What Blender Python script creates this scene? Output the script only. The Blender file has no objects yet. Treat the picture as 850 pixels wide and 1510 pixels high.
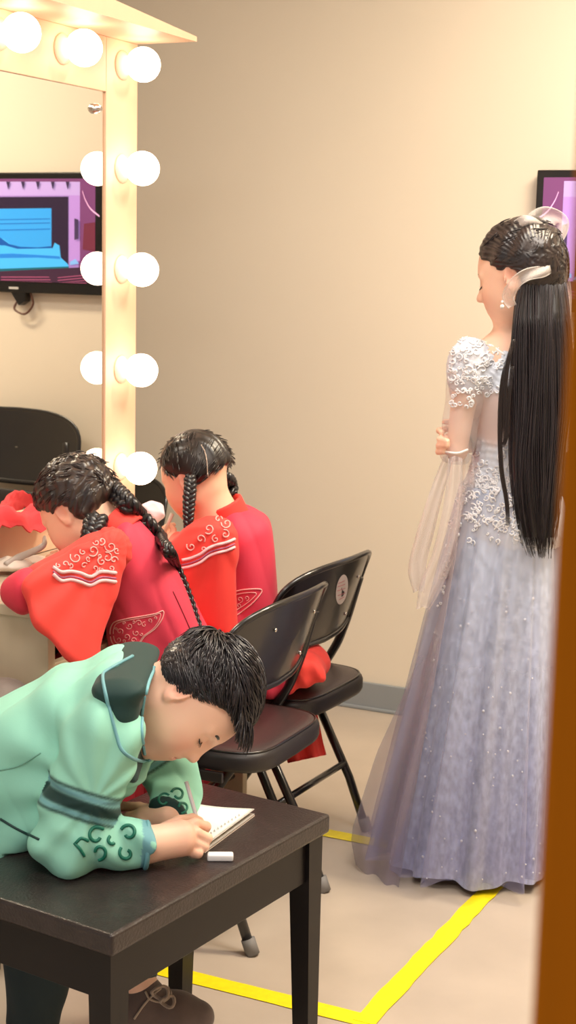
import bpy, math, random
import numpy as np
from mathutils import Vector, Matrix
from mathutils.bvhtree import BVHTree
random.seed(7); rng = np.random.default_rng(7)
SC = bpy.context.scene
COL = SC.collection
PI = math.pi

# ------------------------------------------------------------------ camera model
F = 2250.0; PITCH = math.radians(9.36); ROLL = math.radians(1.3); YAW = math.radians(25.24); H = 1.48
cR, sR, cP, sP, cY, sY = math.cos(ROLL), math.sin(ROLL), math.cos(PITCH), math.sin(PITCH), math.cos(YAW), math.sin(YAW)
CAM = np.array([0, 0, H])
def ray(px, py):
    x = (px - 425) / F; y = -(py - 755) / F
    xr = x * cR - y * sR; yr = x * sR + y * cR
    fw = cP + yr * sP; up = -sP + yr * cP
    return np.array([xr * cY - fw * sY, xr * sY + fw * cY, up])
RT = np.array([cY, sY, 0.0]); VW = np.array([-sY, cY, 0.0]); UP = np.array([0, 0, 1.0])
def Q(px, py, D):                                   # point at horizontal depth D from the viewer
    r = ray(px, py); return CAM + r * (D / float(r @ VW))
def Zp(px, py, z):
    r = ray(px, py); return CAM + r * ((z - H) / r[2])
def Yp(px, py, y):
    r = ray(px, py); return CAM + r * (y / r[1])
def Xp(px, py, x):
    r = ray(px, py); return CAM + r * (x / r[0])
def depth(p): return float((np.asarray(p) - CAM) @ VW)
def nrm(v): v = np.asarray(v, float); return v / (np.linalg.norm(v) + 1e-12)

# ------------------------------------------------------------------ materials
def srgb(c):
    return tuple(((v / 255.0) / 12.92 if v / 255.0 <= 0.04045 else ((v / 255.0 + 0.055) / 1.055) ** 2.4) for v in c)
def mat(name, c, rough=0.5, metal=0.0, spec=0.5, vcol=False, noise=None, bump=None, emit=None, alpha=None, sheen=0.0, sss=0.0, coat=0.0, var=None, trans=0.0):
    m = bpy.data.materials.new(name); m.use_nodes = True
    nt = m.node_tree; b = nt.nodes['Principled BSDF']
    col = tuple(srgb(c)) + (1,)
    b.inputs['Base Color'].default_value = col
    b.inputs['Roughness'].default_value = rough; b.inputs['Metallic'].default_value = metal
    b.inputs['Specular IOR Level'].default_value = spec
    if sheen: b.inputs['Sheen Weight'].default_value = sheen
    if coat: b.inputs['Coat Weight'].default_value = coat
    if sss:
        b.inputs['Subsurface Weight'].default_value = sss; b.inputs['Subsurface Radius'].default_value = (0.01, 0.004, 0.002); b.inputs['Subsurface Scale'].default_value = 0.6
    if alpha is not None: b.inputs['Alpha'].default_value = alpha
    tc = nt.nodes.new('ShaderNodeTexCoord')
    src = None
    if vcol:
        a = nt.nodes.new('ShaderNodeAttribute'); a.attribute_name = 'Col'; src = a.outputs['Color']
    if var:                                         # (scale, strength, stretch)
        mp = nt.nodes.new('ShaderNodeMapping'); mp.inputs['Scale'].default_value = var[2] if len(var) > 2 else (1, 1, 1)
        nt.links.new(tc.outputs['Object'], mp.inputs['Vector'])
        n = nt.nodes.new('ShaderNodeTexNoise'); n.inputs['Scale'].default_value = var[0]; n.inputs['Detail'].default_value = 6
        nt.links.new(mp.outputs[0], n.inputs['Vector'])
        r = nt.nodes.new('ShaderNodeMapRange'); r.inputs['From Min'].default_value = 0.3; r.inputs['From Max'].default_value = 0.7
        r.inputs['To Min'].default_value = 1 - var[1]; r.inputs['To Max'].default_value = 1 + var[1]
        nt.links.new(n.outputs['Fac'], r.inputs['Value'])
        mx = nt.nodes.new('ShaderNodeVectorMath'); mx.operation = 'SCALE'
        if src is not None: nt.links.new(src, mx.inputs[0])
        else: mx.inputs[0].default_value = col[:3]
        nt.links.new(r.outputs[0], mx.inputs['Scale']); src = mx.outputs[0]
    if src is not None: nt.links.new(src, b.inputs['Base Color'])
    if bump:                                        # (scale, strength, distance[, stretch])
        mp = nt.nodes.new('ShaderNodeMapping'); mp.inputs['Scale'].default_value = bump[3] if len(bump) > 3 else (1, 1, 1)
        nt.links.new(tc.outputs['Object'], mp.inputs['Vector'])
        n = nt.nodes.new('ShaderNodeTexNoise'); n.inputs['Scale'].default_value = bump[0]; n.inputs['Detail'].default_value = 5
        nt.links.new(mp.outputs[0], n.inputs['Vector'])
        bp = nt.nodes.new('ShaderNodeBump'); bp.inputs['Strength'].default_value = bump[1]; bp.inputs['Distance'].default_value = bump[2]
        nt.links.new(n.outputs['Fac'], bp.inputs['Height']); nt.links.new(bp.outputs[0], b.inputs['Normal'])
    if emit:
        b.inputs['Emission Strength'].default_value = emit
        if vcol: nt.links.new(src, b.inputs['Emission Color'])
        else: b.inputs['Emission Color'].default_value = col
    return m

M = {}
M['wall'] = mat('wall_paint', (226, 216, 200), 0.75, var=(1.5, 0.02), bump=(260, 0.08, 0.001))
M['ceil'] = mat('ceiling_paint', (225, 220, 212), 0.9, bump=(120, .1, .001))
M['floor'] = mat('floor_vinyl', (190, 177, 163), 0.28, var=(6, 0.06), bump=(30, 0.03, 0.001), coat=0.15)
M['base'] = mat('baseboard_grey', (138, 144, 150), 0.45, var=(5, .03), bump=(80, .05, .001))
M['tape'] = mat('tape_yellow', (250, 228, 20), 0.45, var=(60, .06), bump=(90, .2, .001))
M['oak'] = mat('vanity_laminate', (224, 190, 160), 0.42, var=(9, .04, (1, 1, .12)), bump=(60, .06, .001, (1, 1, .1)))
M['oakg'] = mat('desk_laminate', (200, 184, 160), 0.45, var=(9, .07, (1, 1, .12)), bump=(60, .06, .001, (1, 1, .1)))
M['dark'] = mat('recess_shade', (50, 38, 34), 0.7, var=(9, .1))  # shade of the space under the desk, put into the colour
M['mirror'] = mat('mirror_silver', (226, 224, 218), 0.012, 1.0, bump=(1.0, 0.0, 0.0001))
M['chrome'] = mat('chrome', (210, 205, 200), 0.2, 1.0, var=(40, .05))
M['porcelain'] = mat('porcelain', (238, 222, 200), 0.35, var=(40, .02))
M['bulb'] = mat('bulb_glow', (255, 226, 204), 0.3, emit=6.0)
M['panel'] = mat('lamp_panel_glow', (255, 238, 214), 0.5, emit=4.0)
M['black_metal'] = mat('black_enamel', (22, 20, 21), 0.3, 0.0, 0.6, var=(20, .1), bump=(200, .03, .0005), coat=.3)
M['vinyl'] = mat('seat_vinyl', (62, 50, 50), 0.42, var=(12, .08), bump=(220, .25, .0008))
M['vinyl_side'] = mat('seat_vinyl_edge', (38, 34, 36), 0.45, bump=(220, .2, .0008))
M['rubber'] = mat('grey_rubber', (128, 126, 126), 0.6, bump=(90, .1, .001))
M['bench'] = mat('bench_lacquer', (17, 13, 14), 0.4, 0.0, .3, var=(14, .12), bump=(150, .06, .0008), coat=.05)
M['leather'] = mat('bench_leather', (42, 34, 34), 0.34, var=(40, .25), bump=(200, .6, .002), coat=.1)
M['skin'] = mat('skin', (240, 190, 160), 0.5, vcol=True, sss=0.15, bump=(180, .05, .0005))
M['hair'] = mat('hair_black', (24, 21, 24), 0.33, vcol=True, spec=.6, bump=(120, .2, .001))
M['cloth'] = mat('woven_cloth', (200, 60, 60), 0.72, vcol=True, sheen=.06, bump=(420, .12, .0008), var=(5, .05))
M['satin'] = mat('satin_thread', (250, 190, 190), 0.5, vcol=True, bump=(300, .15, .0006))
M['sheer'] = mat('sheer_tulle', (236, 230, 240), 0.6, vcol=True, alpha=0.34, sheen=.3, bump=(700, .1, .0004))
M['sheer2'] = mat('sheer_ribbon', (244, 238, 232), 0.5, vcol=True, alpha=0.28, bump=(700, .1, .0004))
M['paper'] = mat('paper', (248, 246, 240), 0.7, vcol=True, var=(20, .02), bump=(200, .05, .0005))
M['plastic'] = mat('plastic', (235, 235, 238), 0.35, vcol=True, bump=(60, .04, .0005))
M['screen'] = mat('screen_picture', (200, 160, 220), 0.25, vcol=True, emit=0.5)
M['tvblack'] = mat('tv_plastic', (14, 13, 14), 0.3, bump=(100, .05, .0005))
M['uphol'] = mat('grey_upholstery', (140, 128, 122), 0.85, var=(30, .08), bump=(350, .4, .001), sheen=.3)
M['suede'] = mat('brown_suede', (96, 82, 76), 0.85, vcol=True, var=(40, .1), bump=(300, .3, .001), sheen=.3)
M['door'] = mat('door_wood', (172, 96, 0), 0.75, 0.0, 0.1, var=(14, .12, (1, 1, .06)), bump=(50, .08, .001, (1, 1, .06)))

# ------------------------------------------------------------------ mesh helpers
def mesh_obj(name, v, f, material, parent=None, col=None, smooth=True, label=None, kind=None):
    me = bpy.data.meshes.new(name)
    if isinstance(v, np.ndarray): v = v.astype(float)
    me.from_pydata([tuple(p) for p in v], [], [tuple(int(i) for i in q) for q in f]); me.update()
    if smooth: me.polygons.foreach_set('use_smooth', [True] * len(me.polygons))
    if col is not None:
        a = me.color_attributes.new('Col', 'FLOAT_COLOR', 'POINT')
        c = np.ones((len(v), 4), np.float32); c[:, :3] = col; a.data.foreach_set('color', c.ravel())
    me.materials.append(material)
    o = bpy.data.objects.new(name, me); COL.objects.link(o)
    if parent is not None:
        o.parent = parent; o.matrix_parent_inverse = parent_inv(parent)
    if label: o['label'] = label
    if kind: o['kind'] = kind
    return o
def world_of(o):
    m = o.matrix_basis.copy()
    if o.parent is not None: m = world_of(o.parent) @ o.matrix_parent_inverse @ m
    return m
def parent_inv(p): return world_of(p).inverted()
def thing(name, label, cat, loc=(0, 0, 0), rotz=0, group=None):
    o = bpy.data.objects.new(name, None); COL.objects.link(o); o.empty_display_size = .05
    o.location = tuple(float(q) for q in loc); o.rotation_euler = (0, 0, rotz)
    o['label'] = label; o['category'] = cat
    if group: o['group'] = group
    return o
def tag(o, label, cat, group=None):
    o['label'] = label; o['category'] = cat
    if group: o['group'] = group
    return o

class MB:
    def __init__(s): s.v = []; s.f = []; s.c = []; s.n = 0
    def add(s, v, f, col=(1, 1, 1)):
        v = np.asarray(v, float); s.v.append(v)
        s.f += [tuple(i + s.n for i in q) for q in f]; s.n += len(v)
        c = np.asarray(col, float)
        s.c.append(np.tile(c, (len(v), 1)) if c.ndim == 1 else c)
        return s
    def build(s, name, material, parent=None, smooth=True, label=None, kind=None):
        return mesh_obj(name, np.vstack(s.v), s.f, material, parent, np.vstack(s.c), smooth, label, kind)
    def box(s, x0, x1, y0, y1, z0, z1, b=0.0, col=(1, 1, 1)):
        bev(s, x0, x1, y0, y1, z0, z1, b, col); return s
def bev(mb, x0, x1, y0, y1, z0, z1, b, col):
    c = np.array([(x0 + x1) / 2, (y0 + y1) / 2, (z0 + z1) / 2]); h = np.array([abs(x1 - x0), abs(y1 - y0), abs(z1 - z0)]) / 2
    if b <= 0:
        v = [(c[0] + h[0] * a, c[1] + h[1] * d, c[2] + h[2] * e) for a in (-1, 1) for d in (-1, 1) for e in (-1, 1)]
        mb.add(v, [(0, 1, 3, 2), (4, 6, 7, 5), (0, 4, 5, 1), (2, 3, 7, 6), (0, 2, 6, 4), (1, 5, 7, 3)], col); return
    import bmesh
    bm = bmesh.new(); bmesh.ops.create_cube(bm, size=1.0)
    for w in bm.verts: w.co = Vector((c[0] + w.co.x * 2 * h[0], c[1] + w.co.y * 2 * h[1], c[2] + w.co.z * 2 * h[2]))
    bmesh.ops.bevel(bm, geom=list(bm.edges), offset=min(b, h.min() * .95), segments=3, profile=0.5, affect='EDGES')
    bm.verts.index_update()
    mb.add([tuple(w.co) for w in bm.verts], [tuple(w.index for w in fc.verts) for fc in bm.faces], col); bm.free()
def xform(v, loc, R=None):
    v = np.asarray(v, float)
    if R is not None: v = v @ np.asarray(R).T
    return v + np.asarray(loc)
def rotz(a): c, s = math.cos(a), math.sin(a); return np.array([[c, -s, 0], [s, c, 0], [0, 0, 1.0]])
def smooth_path(P, n=8, closed=False):
    P = [np.asarray(p, float) for p in P]
    if closed: Pp = [P[-1]] + P + [P[0], P[1]]
    else: Pp = [2 * P[0] - P[1]] + P + [2 * P[-1] - P[-2]]
    out = []
    for i in range(1, len(Pp) - 2):
        a, b, c, d = Pp[i - 1], Pp[i], Pp[i + 1], Pp[i + 2]
        for k in range(n):
            t = k / n
            out.append(0.5 * ((2 * b) + (-a + c) * t + (2 * a - 5 * b + 4 * c - d) * t * t + (-a + 3 * b - 3 * c + d) * t ** 3))
    if not closed: out.append(P[-1])
    return np.array(out)
def tube(mb, P, r, seg=8, col=(1, 1, 1), cap=True, closed=False, flat=None):
    P = np.asarray(P, float); n = len(P)
    r = np.full(n, r) if np.isscalar(r) else np.interp(np.linspace(0, 1, n), np.linspace(0, 1, len(r)), r)
    T = np.gradient(P, axis=0) if not closed else np.roll(P, -1, 0) - np.roll(P, 1, 0)
    T /= np.linalg.norm(T, axis=1)[:, None] + 1e-12
    ref = np.array([0, 0, 1.0]) if abs(T[0][2]) < .9 else np.array([1.0, 0, 0])
    N = nrm(np.cross(T[0], ref)); vs = []
    for i in range(n):
        N = nrm(N - T[i] * (N @ T[i])); B = np.cross(T[i], N)
        a = np.arange(seg) * 2 * PI / seg
        sx = flat if flat else 1.0
        vs.append(P[i] + r[i] * (np.cos(a)[:, None] * N + sx * np.sin(a)[:, None] * B))
    v = np.vstack(vs); f = []
    m = n if closed else n - 1
    for i in range(m):
        j = (i + 1) % n
        for k in range(seg):
            q = (k + 1) % seg
            f.append((i * seg + k, i * seg + q, j * seg + q, j * seg + k))
    if cap and not closed:
        f.append(tuple(range(seg - 1, -1, -1))); f.append(tuple((n - 1) * seg + k for k in range(seg)))
    mb.add(v, f, col if np.asarray(col).ndim == 1 else np.repeat(np.asarray(col), seg, 0))
def grid(mb, G, col=(1, 1, 1), closed=False):
    G = np.asarray(G, float); a, b = G.shape[:2]; f = []
    for i in range(a - 1):
        for j in range(b if closed else b - 1):
            k = (j + 1) % b; f.append((i * b + j, i * b + k, (i + 1) * b + k, (i + 1) * b + j))
    c = np.asarray(col, float)
    mb.add(G.reshape(-1, 3), f, c if c.ndim == 1 else c.reshape(-1, 3))
def sheet(mb, G, t, col=(1, 1, 1)):                 # a cloth sheet with real thickness
    G = np.asarray(G, float); du = np.gradient(G, axis=0); dv = np.gradient(G, axis=1)
    N = np.cross(du, dv); N /= np.linalg.norm(N, axis=2)[..., None] + 1e-12
    A = G + N * t / 2; B = G - N * t / 2; a, b = G.shape[:2]; f = []
    idx = lambda i, j, s: s * a * b + i * b + j
    for i in range(a - 1):
        for j in range(b - 1):
            f.append((idx(i, j, 0), idx(i + 1, j, 0), idx(i + 1, j + 1, 0), idx(i, j + 1, 0)))
            f.append((idx(i, j, 1), idx(i, j + 1, 1), idx(i + 1, j + 1, 1), idx(i + 1, j, 1)))
    for i in range(a - 1):
        for j in (0, b - 1): f.append((idx(i, j, 0), idx(i, j, 1), idx(i + 1, j, 1), idx(i + 1, j, 0)))
    for j in range(b - 1):
        for i in (0, a - 1): f.append((idx(i, j, 0), idx(i, j + 1, 0), idx(i, j + 1, 1), idx(i, j, 1)))
    c = np.asarray(col, float)
    if c.ndim > 1: c = np.vstack([c.reshape(-1, 3)] * 2)
    mb.add(np.vstack([A.reshape(-1, 3), B.reshape(-1, 3)]), f, c)
def sphere(mb, c, r, seg=16, rings=10, col=(1, 1, 1), R=None):
    r = np.array([r] * 3) if np.isscalar(r) else np.array(r)
    G = np.zeros((rings + 1, seg, 3))
    for i in range(rings + 1):
        t = PI * i / rings
        for j in range(seg):
            p = 2 * PI * j / seg; G[i, j] = (math.sin(t) * math.cos(p), math.sin(t) * math.sin(p), math.cos(t))
    G = G * r
    if R is not None: G = G @ np.asarray(R).T
    grid(mb, (G + np.asarray(c))[::-1], col, closed=True)
def lathe(mb, prof, origin, axis, seg=20, col=(1, 1, 1)):
    axis = nrm(axis); ref = np.array([0, 0, 1.0]) if abs(axis[2]) < .9 else np.array([1.0, 0, 0])
    N = nrm(np.cross(axis, ref)); B = np.cross(axis, N)
    G = [[np.asarray(origin) + axis * h + r * (math.cos(a) * N + math.sin(a) * B) for a in np.arange(seg) * 2 * PI / seg] for r, h in prof]
    grid(mb, G, col, closed=True)

# ------------------------------------------------------------------ signed distance modelling
def smin(a, b, k):
    if k <= 0: return np.minimum(a, b)
    h = np.maximum(k - np.abs(a - b), 0) / k
    return np.minimum(a, b) - h * h * k * 0.25
def smax(a, b, k): return -smin(-a, -b, k)
def rc(a, b, r1, r2=None):                          # tapered capsule
    a = np.asarray(a, float); b = np.asarray(b, float); r2 = r1 if r2 is None else r2
    def f(p):
        ba = b - a; t = np.clip(((p - a) @ ba) / (ba @ ba + 1e-12), 0, 1)
        return np.linalg.norm(p - a - t[:, None] * ba, axis=1) - (r1 + (r2 - r1) * t)
    return f
def ell(c, r, R=None):
    c = np.asarray(c, float); r = np.asarray(r, float)
    def f(p):
        q = p - c
        if R is not None: q = q @ np.asarray(R)
        k0 = np.linalg.norm(q / r, axis=1); k1 = np.linalg.norm(q / (r * r), axis=1)
        return k0 * (k0 - 1.0) / (k1 + 1e-9)
    return f
def poly2(poly, q):
    d = np.full(len(q), 1e9); s = np.ones(len(q)); n = len(poly)
    for i in range(n):
        a = poly[i]; b = poly[i - 1]; e = b - a; w = q - a
        t = np.clip((w @ e) / (e @ e + 1e-12), 0, 1); bb = w - t[:, None] * e
        d = np.minimum(d, (bb * bb).sum(1))
        c1 = q[:, 1] >= a[1]; c2 = q[:, 1] < b[1]; c3 = e[0] * w[:, 1] > e[1] * w[:, 0]
        flip = (c1 & c2 & c3) | (~c1 & ~c2 & ~c3)
        s = np.where(flip, -s, s)
    return s * np.sqrt(d)
def plate(poly_px, D, half, r, tilt=None, sm=4):
    """soft slab with a given outline, standing at depth D, real thickness 2*(half+r)"""
    pts = [Q(x, y, D) for x, y in poly_px]
    O = np.mean(pts, 0)
    if tilt is not None:
        for _ in range(4): pts = [Q(x, y, D + tilt[0] * ((p - O) @ RT) + tilt[1] * (p[2] - O[2])) for (x, y), p in zip(poly_px, pts)]
    P2 = smooth_path([np.array([(p - O) @ RT, p[2] - O[2], 0]) for p in pts], sm, closed=True)[:, :2]
    def f(p):
        q = p - O; u = np.stack([q @ RT, q[:, 2]], 1); w = q @ VW
        if tilt is not None: w = w - tilt[0] * u[:, 0] - tilt[1] * u[:, 1]
        d2 = poly2(P2, u) + r; dn = np.abs(w) - half
        return np.minimum(np.maximum(d2, dn), 0) + np.sqrt(np.maximum(d2, 0) ** 2 + np.maximum(dn, 0) ** 2) - r
    return f
def U(*items):                                      # smooth union: (f, k) or f
    fs = [(i if isinstance(i, tuple) else (i, 0.0)) for i in items]
    def f(p):
        d = fs[0][0](p)
        for g, k in fs[1:]: d = smin(d, g(p), k)
        return d
    return f
def wrinkle(p, sc, amp, sd=0.0):                   # ridged cloth creases
    w = p * sc + 1.4 * np.sin(p[:, [1, 2, 0]] * sc * .6 + sd)
    a = np.sin(w @ np.array([.8, .25, .55])); b_ = np.sin(w @ np.array([-.3, .9, .5]) * 1.7 + 1 + sd)
    return amp * (np.abs(a) ** .7 - .6) + amp * .12 * (np.abs(b_) ** .8 - .6)
def near(f, c, R_):                                 # evaluate a costly field only close to it
    c = np.asarray(c, float)
    def g(p):
        d = np.linalg.norm(p - c, axis=1); o = d - R_ * .7; m = d < R_
        if m.any(): o[m] = f(p[m])
        return o
    return g
def surface(f, lo, hi, h, kb=6, margin=1.5):
    lo = np.asarray(lo, float); hi = np.asarray(hi, float)
    nb = np.maximum(np.ceil((hi - lo) / (h * kb)).astype(int), 1)
    ii = np.stack(np.meshgrid(*[np.arange(n) for n in nb], indexing='ij'), -1).reshape(-1, 3)
    cen = lo + (ii + .5) * h * kb
    dc = np.concatenate([f(c) for c in np.array_split(cen, max(1, len(cen) // 200000))])
    act = np.abs(dc) < kb * h * .87 * margin + 2 * h
    N = nb * kb + 1
    V = np.empty(N, np.float32)
    sg = np.where(dc < 0, -1., 1.).reshape(nb)
    V[:-1, :-1, :-1] = np.repeat(np.repeat(np.repeat(sg, kb, 0), kb, 1), kb, 2)
    V[-1] = 1; V[:, -1] = 1; V[:, :, -1] = 1
    A = ii[act] * kb; o = np.stack(np.meshgrid(*[np.arange(kb + 1)] * 3, indexing='ij'), -1).reshape(-1, 3)
    for ch in np.array_split(A, max(1, len(A) // 1500)):
        g = (ch[:, None, :] + o[None]).reshape(-1, 3)
        V[g[:, 0], g[:, 1], g[:, 2]] = f(lo + g * h)
    V[0] = np.maximum(V[0], 1e-4); V[:, 0] = np.maximum(V[:, 0], 1e-4); V[:, :, 0] = np.maximum(V[:, :, 0], 1e-4)
    V[-1] = np.maximum(V[-1], 1e-4); V[:, -1] = np.maximum(V[:, -1], 1e-4); V[:, :, -1] = np.maximum(V[:, :, -1], 1e-4)
    S = V < 0; cells = []; pts = []; quads = []
    st = np.array([N[1] * N[2], N[2], 1])
    for ax in range(3):
        sl0 = [slice(None)] * 3; sl1 = [slice(None)] * 3; sl0[ax] = slice(0, -1); sl1[ax] = slice(1, None)
        cr = np.argwhere(S[tuple(sl0)] != S[tuple(sl1)])
        if len(cr) == 0: continue
        e1 = cr.copy(); e1[:, ax] += 1
        v0 = V[cr[:, 0], cr[:, 1], cr[:, 2]]; v1 = V[e1[:, 0], e1[:, 1], e1[:, 2]]
        t = v0 / (v0 - v1); p = cr.astype(float); p[:, ax] += t
        a, b = (ax + 1) % 3, (ax + 2) % 3; cc = []
        for da, db in ((0, 0), (1, 0), (1, 1), (0, 1)):
            c = cr.copy(); c[:, a] -= da; c[:, b] -= db; cc.append(c @ st)
        cc = np.stack(cc, 1); ok = (cr[:, a] > 0) & (cr[:, b] > 0)
        for k in range(4): cells.append(cc[ok, k]); pts.append(p[ok])
        fl = v0[ok] < 0
        q = cc[ok]; quads.append(np.where(fl[:, None], q, q[:, ::-1]))
    cells = np.concatenate(cells); pts = np.concatenate(pts); quads = np.concatenate(quads)
    uq, inv = np.unique(cells, return_inverse=True); cnt = np.bincount(inv)
    v = np.stack([np.bincount(inv, pts[:, k]) / cnt for k in range(3)], 1)
    fq = np.searchsorted(uq, quads)
    return lo + v * h, fq
def sdf_obj(name, f, lo, hi, h, material, parent=None, colf=(1, 1, 1), margin=1.5, label=None):
    v, q = surface(f, lo, hi, h, margin=margin)
    c = colf(v) if callable(colf) else np.tile(np.asarray(colf, float), (len(v), 1))
    return mesh_obj(name, v, q.tolist(), material, parent, c, True, label)
def bounds(pts, pad):
    pts = np.array(pts); return pts.min(0) - pad, pts.max(0) + pad
def QB(x0, x1, y0, y1, d0, d1): return [Q(x, y, d) for x in (x0, x1) for y in (y0, y1) for d in (d0, d1)]
def bvh(*objs):
    V = []; Fc = []
    for o in objs:
        n = len(V); m = world_of(o); V += [m @ v.co for v in o.data.vertices]; Fc += [tuple(i + n for i in p.vertices) for p in o.data.polygons]
    return BVHTree.FromPolygons(V, Fc)
def on_surf(tree, px, py, off=.0008):
    hit = tree.ray_cast(Vector(CAM), Vector(nrm(ray(px, py))))
    if hit[0] is None: return None
    n = np.array(hit[1])
    if n @ ray(px, py) > 0: n = -n
    return np.array(hit[0]) + n * off
def stitch(mb, tree, curve, r, col, flat=None, n=6, closed=False, off=.0008, maxjump=.06):
    pp = smooth_path([np.array([x, y, 0.]) for x, y in curve], n, closed)
    run = []
    for p in pp:
        h = on_surf(tree, p[0], p[1], off)
        if h is None or (run and np.linalg.norm(h - run[-1]) > maxjump):
            if len(run) > 2: tube(mb, run, r, 5, col)
            run = []
            if h is None: continue
        run.append(h)
    if len(run) > 2: tube(mb, run, r, 5, col)
def spiral(cx, cy, r, a0, turns, n=14, r0=.15):
    return [(cx + r * (r0 + (1 - r0) * t) * math.cos(a0 + turns * 2 * PI * t), cy + r * (r0 + (1 - r0) * t) * math.sin(a0 + turns * 2 * PI * t)) for t in np.linspace(0, 1, n)]
def lin(c): return np.array(srgb(c))
def struct(o): o['kind'] = 'structure'; return o

# ================================================================== THE ROOM
YB = 4.598
struct(MB().box(-3.8, 2.2, -1.2, 6.0, -.08, 0).build('floor', M['floor'], smooth=False))
struct(MB().box(-3.8, 2.2, YB, YB + .12, 0, 2.9).build('wall_back', M['wall'], smooth=False))
struct(MB().box(-3.92, -3.8, -1.2, YB, 0, 2.9).build('wall_left', M['wall'], smooth=False))
struct(MB().box(2.2, 2.32, -1.2, YB + .12, 0, 2.9).build('wall_right', M['wall'], smooth=False))
struct(MB().box(-3.8, 2.2, -1.2, YB, 2.9, 3.0).build('ceiling', M['ceil'], smooth=False))
b = MB(); b.box(-3.8, 2.2, YB - .012, YB, 0, .094, .003); b.box(-3.8, 2.2, YB - .02, YB, 0, .012, .004)
struct(b.build('baseboard_back', M['base'], smooth=False))
b = MB(); b.box(-3.8, -3.788, -1.2, YB - .02, 0, .094, .003); struct(b.build('baseboard_left', M['base'], smooth=False))
# door leaf standing open right beside the viewer
b = MB(); b.box(0, .9, -.022, .022, 0.01, 2.08, .004)
dr = b.build('door_1', M['door'], smooth=False); struct(dr)
_e = Yp(823, 1380, .5); dr.location = (_e[0], .5, 0); dr.rotation_euler = (0, 0, math.radians(-8))

# ceiling lamps (light panels)
def ceiling_lamp(x, y, sx, sy, label, strength, col=(1, .86, .68)):
    t = thing('ceiling_lamp', label, 'ceiling lamp', (x, y, 2.9), 0)
    b = MB(); b.box(x - sx - .02, x + sx + .02, y - sy - .02, y + sy + .02, 2.87, 2.9, .004); b.build('housing', M['porcelain'], t, smooth=False)
    b = MB(); b.box(x - sx, x + sx, y - sy, y + sy, 2.862, 2.87, 0); b.build('diffuser', M['panel'], t, smooth=False)
    L = bpy.data.lights.new('lamp_light', 'AREA'); L.shape = 'RECTANGLE'; L.size = sx * 2; L.size_y = sy * 2; L.energy = strength; L.color = col
    o = bpy.data.objects.new('lamp_light', L); COL.objects.link(o); o.location = (x, y, 2.85); 
    return o
ceiling_lamp(-.6, 2.7, .6, .3, 'flush rectangular ceiling lamp above the seated children', 21, (1, .97, .93))
ceiling_lamp(-.25, 3.55, .5, .15, 'narrow added ceiling lamp brightening the television wall', 56, (1, .84, .61))  # invented fixture, added to brighten the right side of the back wall
ceiling_lamp(-.6, .6, .6, .3, 'flush rectangular ceiling lamp nearest the open door', 24, (1, .96, .92))

# yellow floor tape
def strip(mb, p, q, w, jag=0.0, n=24, z=.0016):
    p = np.array([*p, z]); q = np.array([*q, z]); d = nrm(q - p); s = np.array([-d[1], d[0], 0])
    G = np.zeros((n + 1, 2, 3))
    for i in range(n + 1):
        c = p + (q - p) * i / n
        G[i, 0] = c + s * (w / 2 + jag * rng.uniform(-1, .3)); G[i, 1] = c - s * (w / 2 + jag * rng.uniform(-1, .3))
    sheet(mb, G, .0006)
for (p, q, j, lab) in [((-2.0, 2.62), (-1.03, 2.62), .001, 'yellow floor tape strip running left to right behind the bench legs'),
                    ((-1.04, 2.61), (-1.02, 3.46), .004, 'yellow floor tape strip running towards the hem of the gown, torn at one edge'),
                    ((-1.9, 3.5), (-1.0, 3.5), .001, 'short visible yellow floor tape strip between the far chair and the gown')]:
    b = MB(); strip(b, p, q, .05, j, z=.0016 + (.0008 if lab.endswith('edge') else 0)); o = b.build('floor_tape', M['tape'], smooth=False); tag(o, lab, 'tape')

# ================================================================== VANITY
XM = -2.11; YE = 3.505; YM = 3.354; Y0 = 1.9
van = thing('vanity_unit', 'pale wooden dressing unit with a bulb-lit mirror frame, canopy and desk end', 'vanity', (XM, 2.7, 0))
b = MB(); b.box(XM - .03, XM, YM, YE, .76, 2.02, .002); b.build('side_frame', M['oak'], van, smooth=False)
b = MB(); b.box(XM - .03, XM, Y0, YM, 1.886, 2.02, .002); b.build('top_frame', M['oak'], van, smooth=False)
b = MB(); b.box(XM - .03, XM, Y0, YM, .76, .875, .002); b.build('bottom_frame', M['oak'], van, smooth=False)
b = MB(); b.box(XM, XM + .035, Y0, YM - .14, .855, .868, .002); b.build('ledge', M['oakg'], van, smooth=False)
b = MB(); b.box(XM - .045, XM - .03, Y0, YE, 0.0, 2.02, .002); b.build('back_board', M['oakg'], van, smooth=False)
b = MB(); b.box(XM - .03, XM - .006, Y0, YM, .875, 1.886); b.build('mirror', M['mirror'], van, smooth=False)
# canopy: fascia board rising towards the near end
xc = XM + .173
G = []
def prism(mb, secA, secB, col=(1, 1, 1)):
    n = len(secA); v = list(secA) + list(secB)
    f = [tuple(range(n))[::-1], tuple(range(n, 2 * n))] + [(i, (i + 1) % n, n + (i + 1) % n, n + i) for i in range(n)]
    mb.add(v, f, col)
b = MB()
prism(b, [(XM - .045, YE, 2.02), (xc, YE, 2.02), (xc, YE, 2.032), (XM - .045, YE, 2.032)],
      [(XM - .045, Y0, 2.02), (xc, Y0, 2.02), (xc, Y0, 2.15), (XM - .045, Y0, 2.15)])
b.build('canopy', M['oak'], van, smooth=False)
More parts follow.
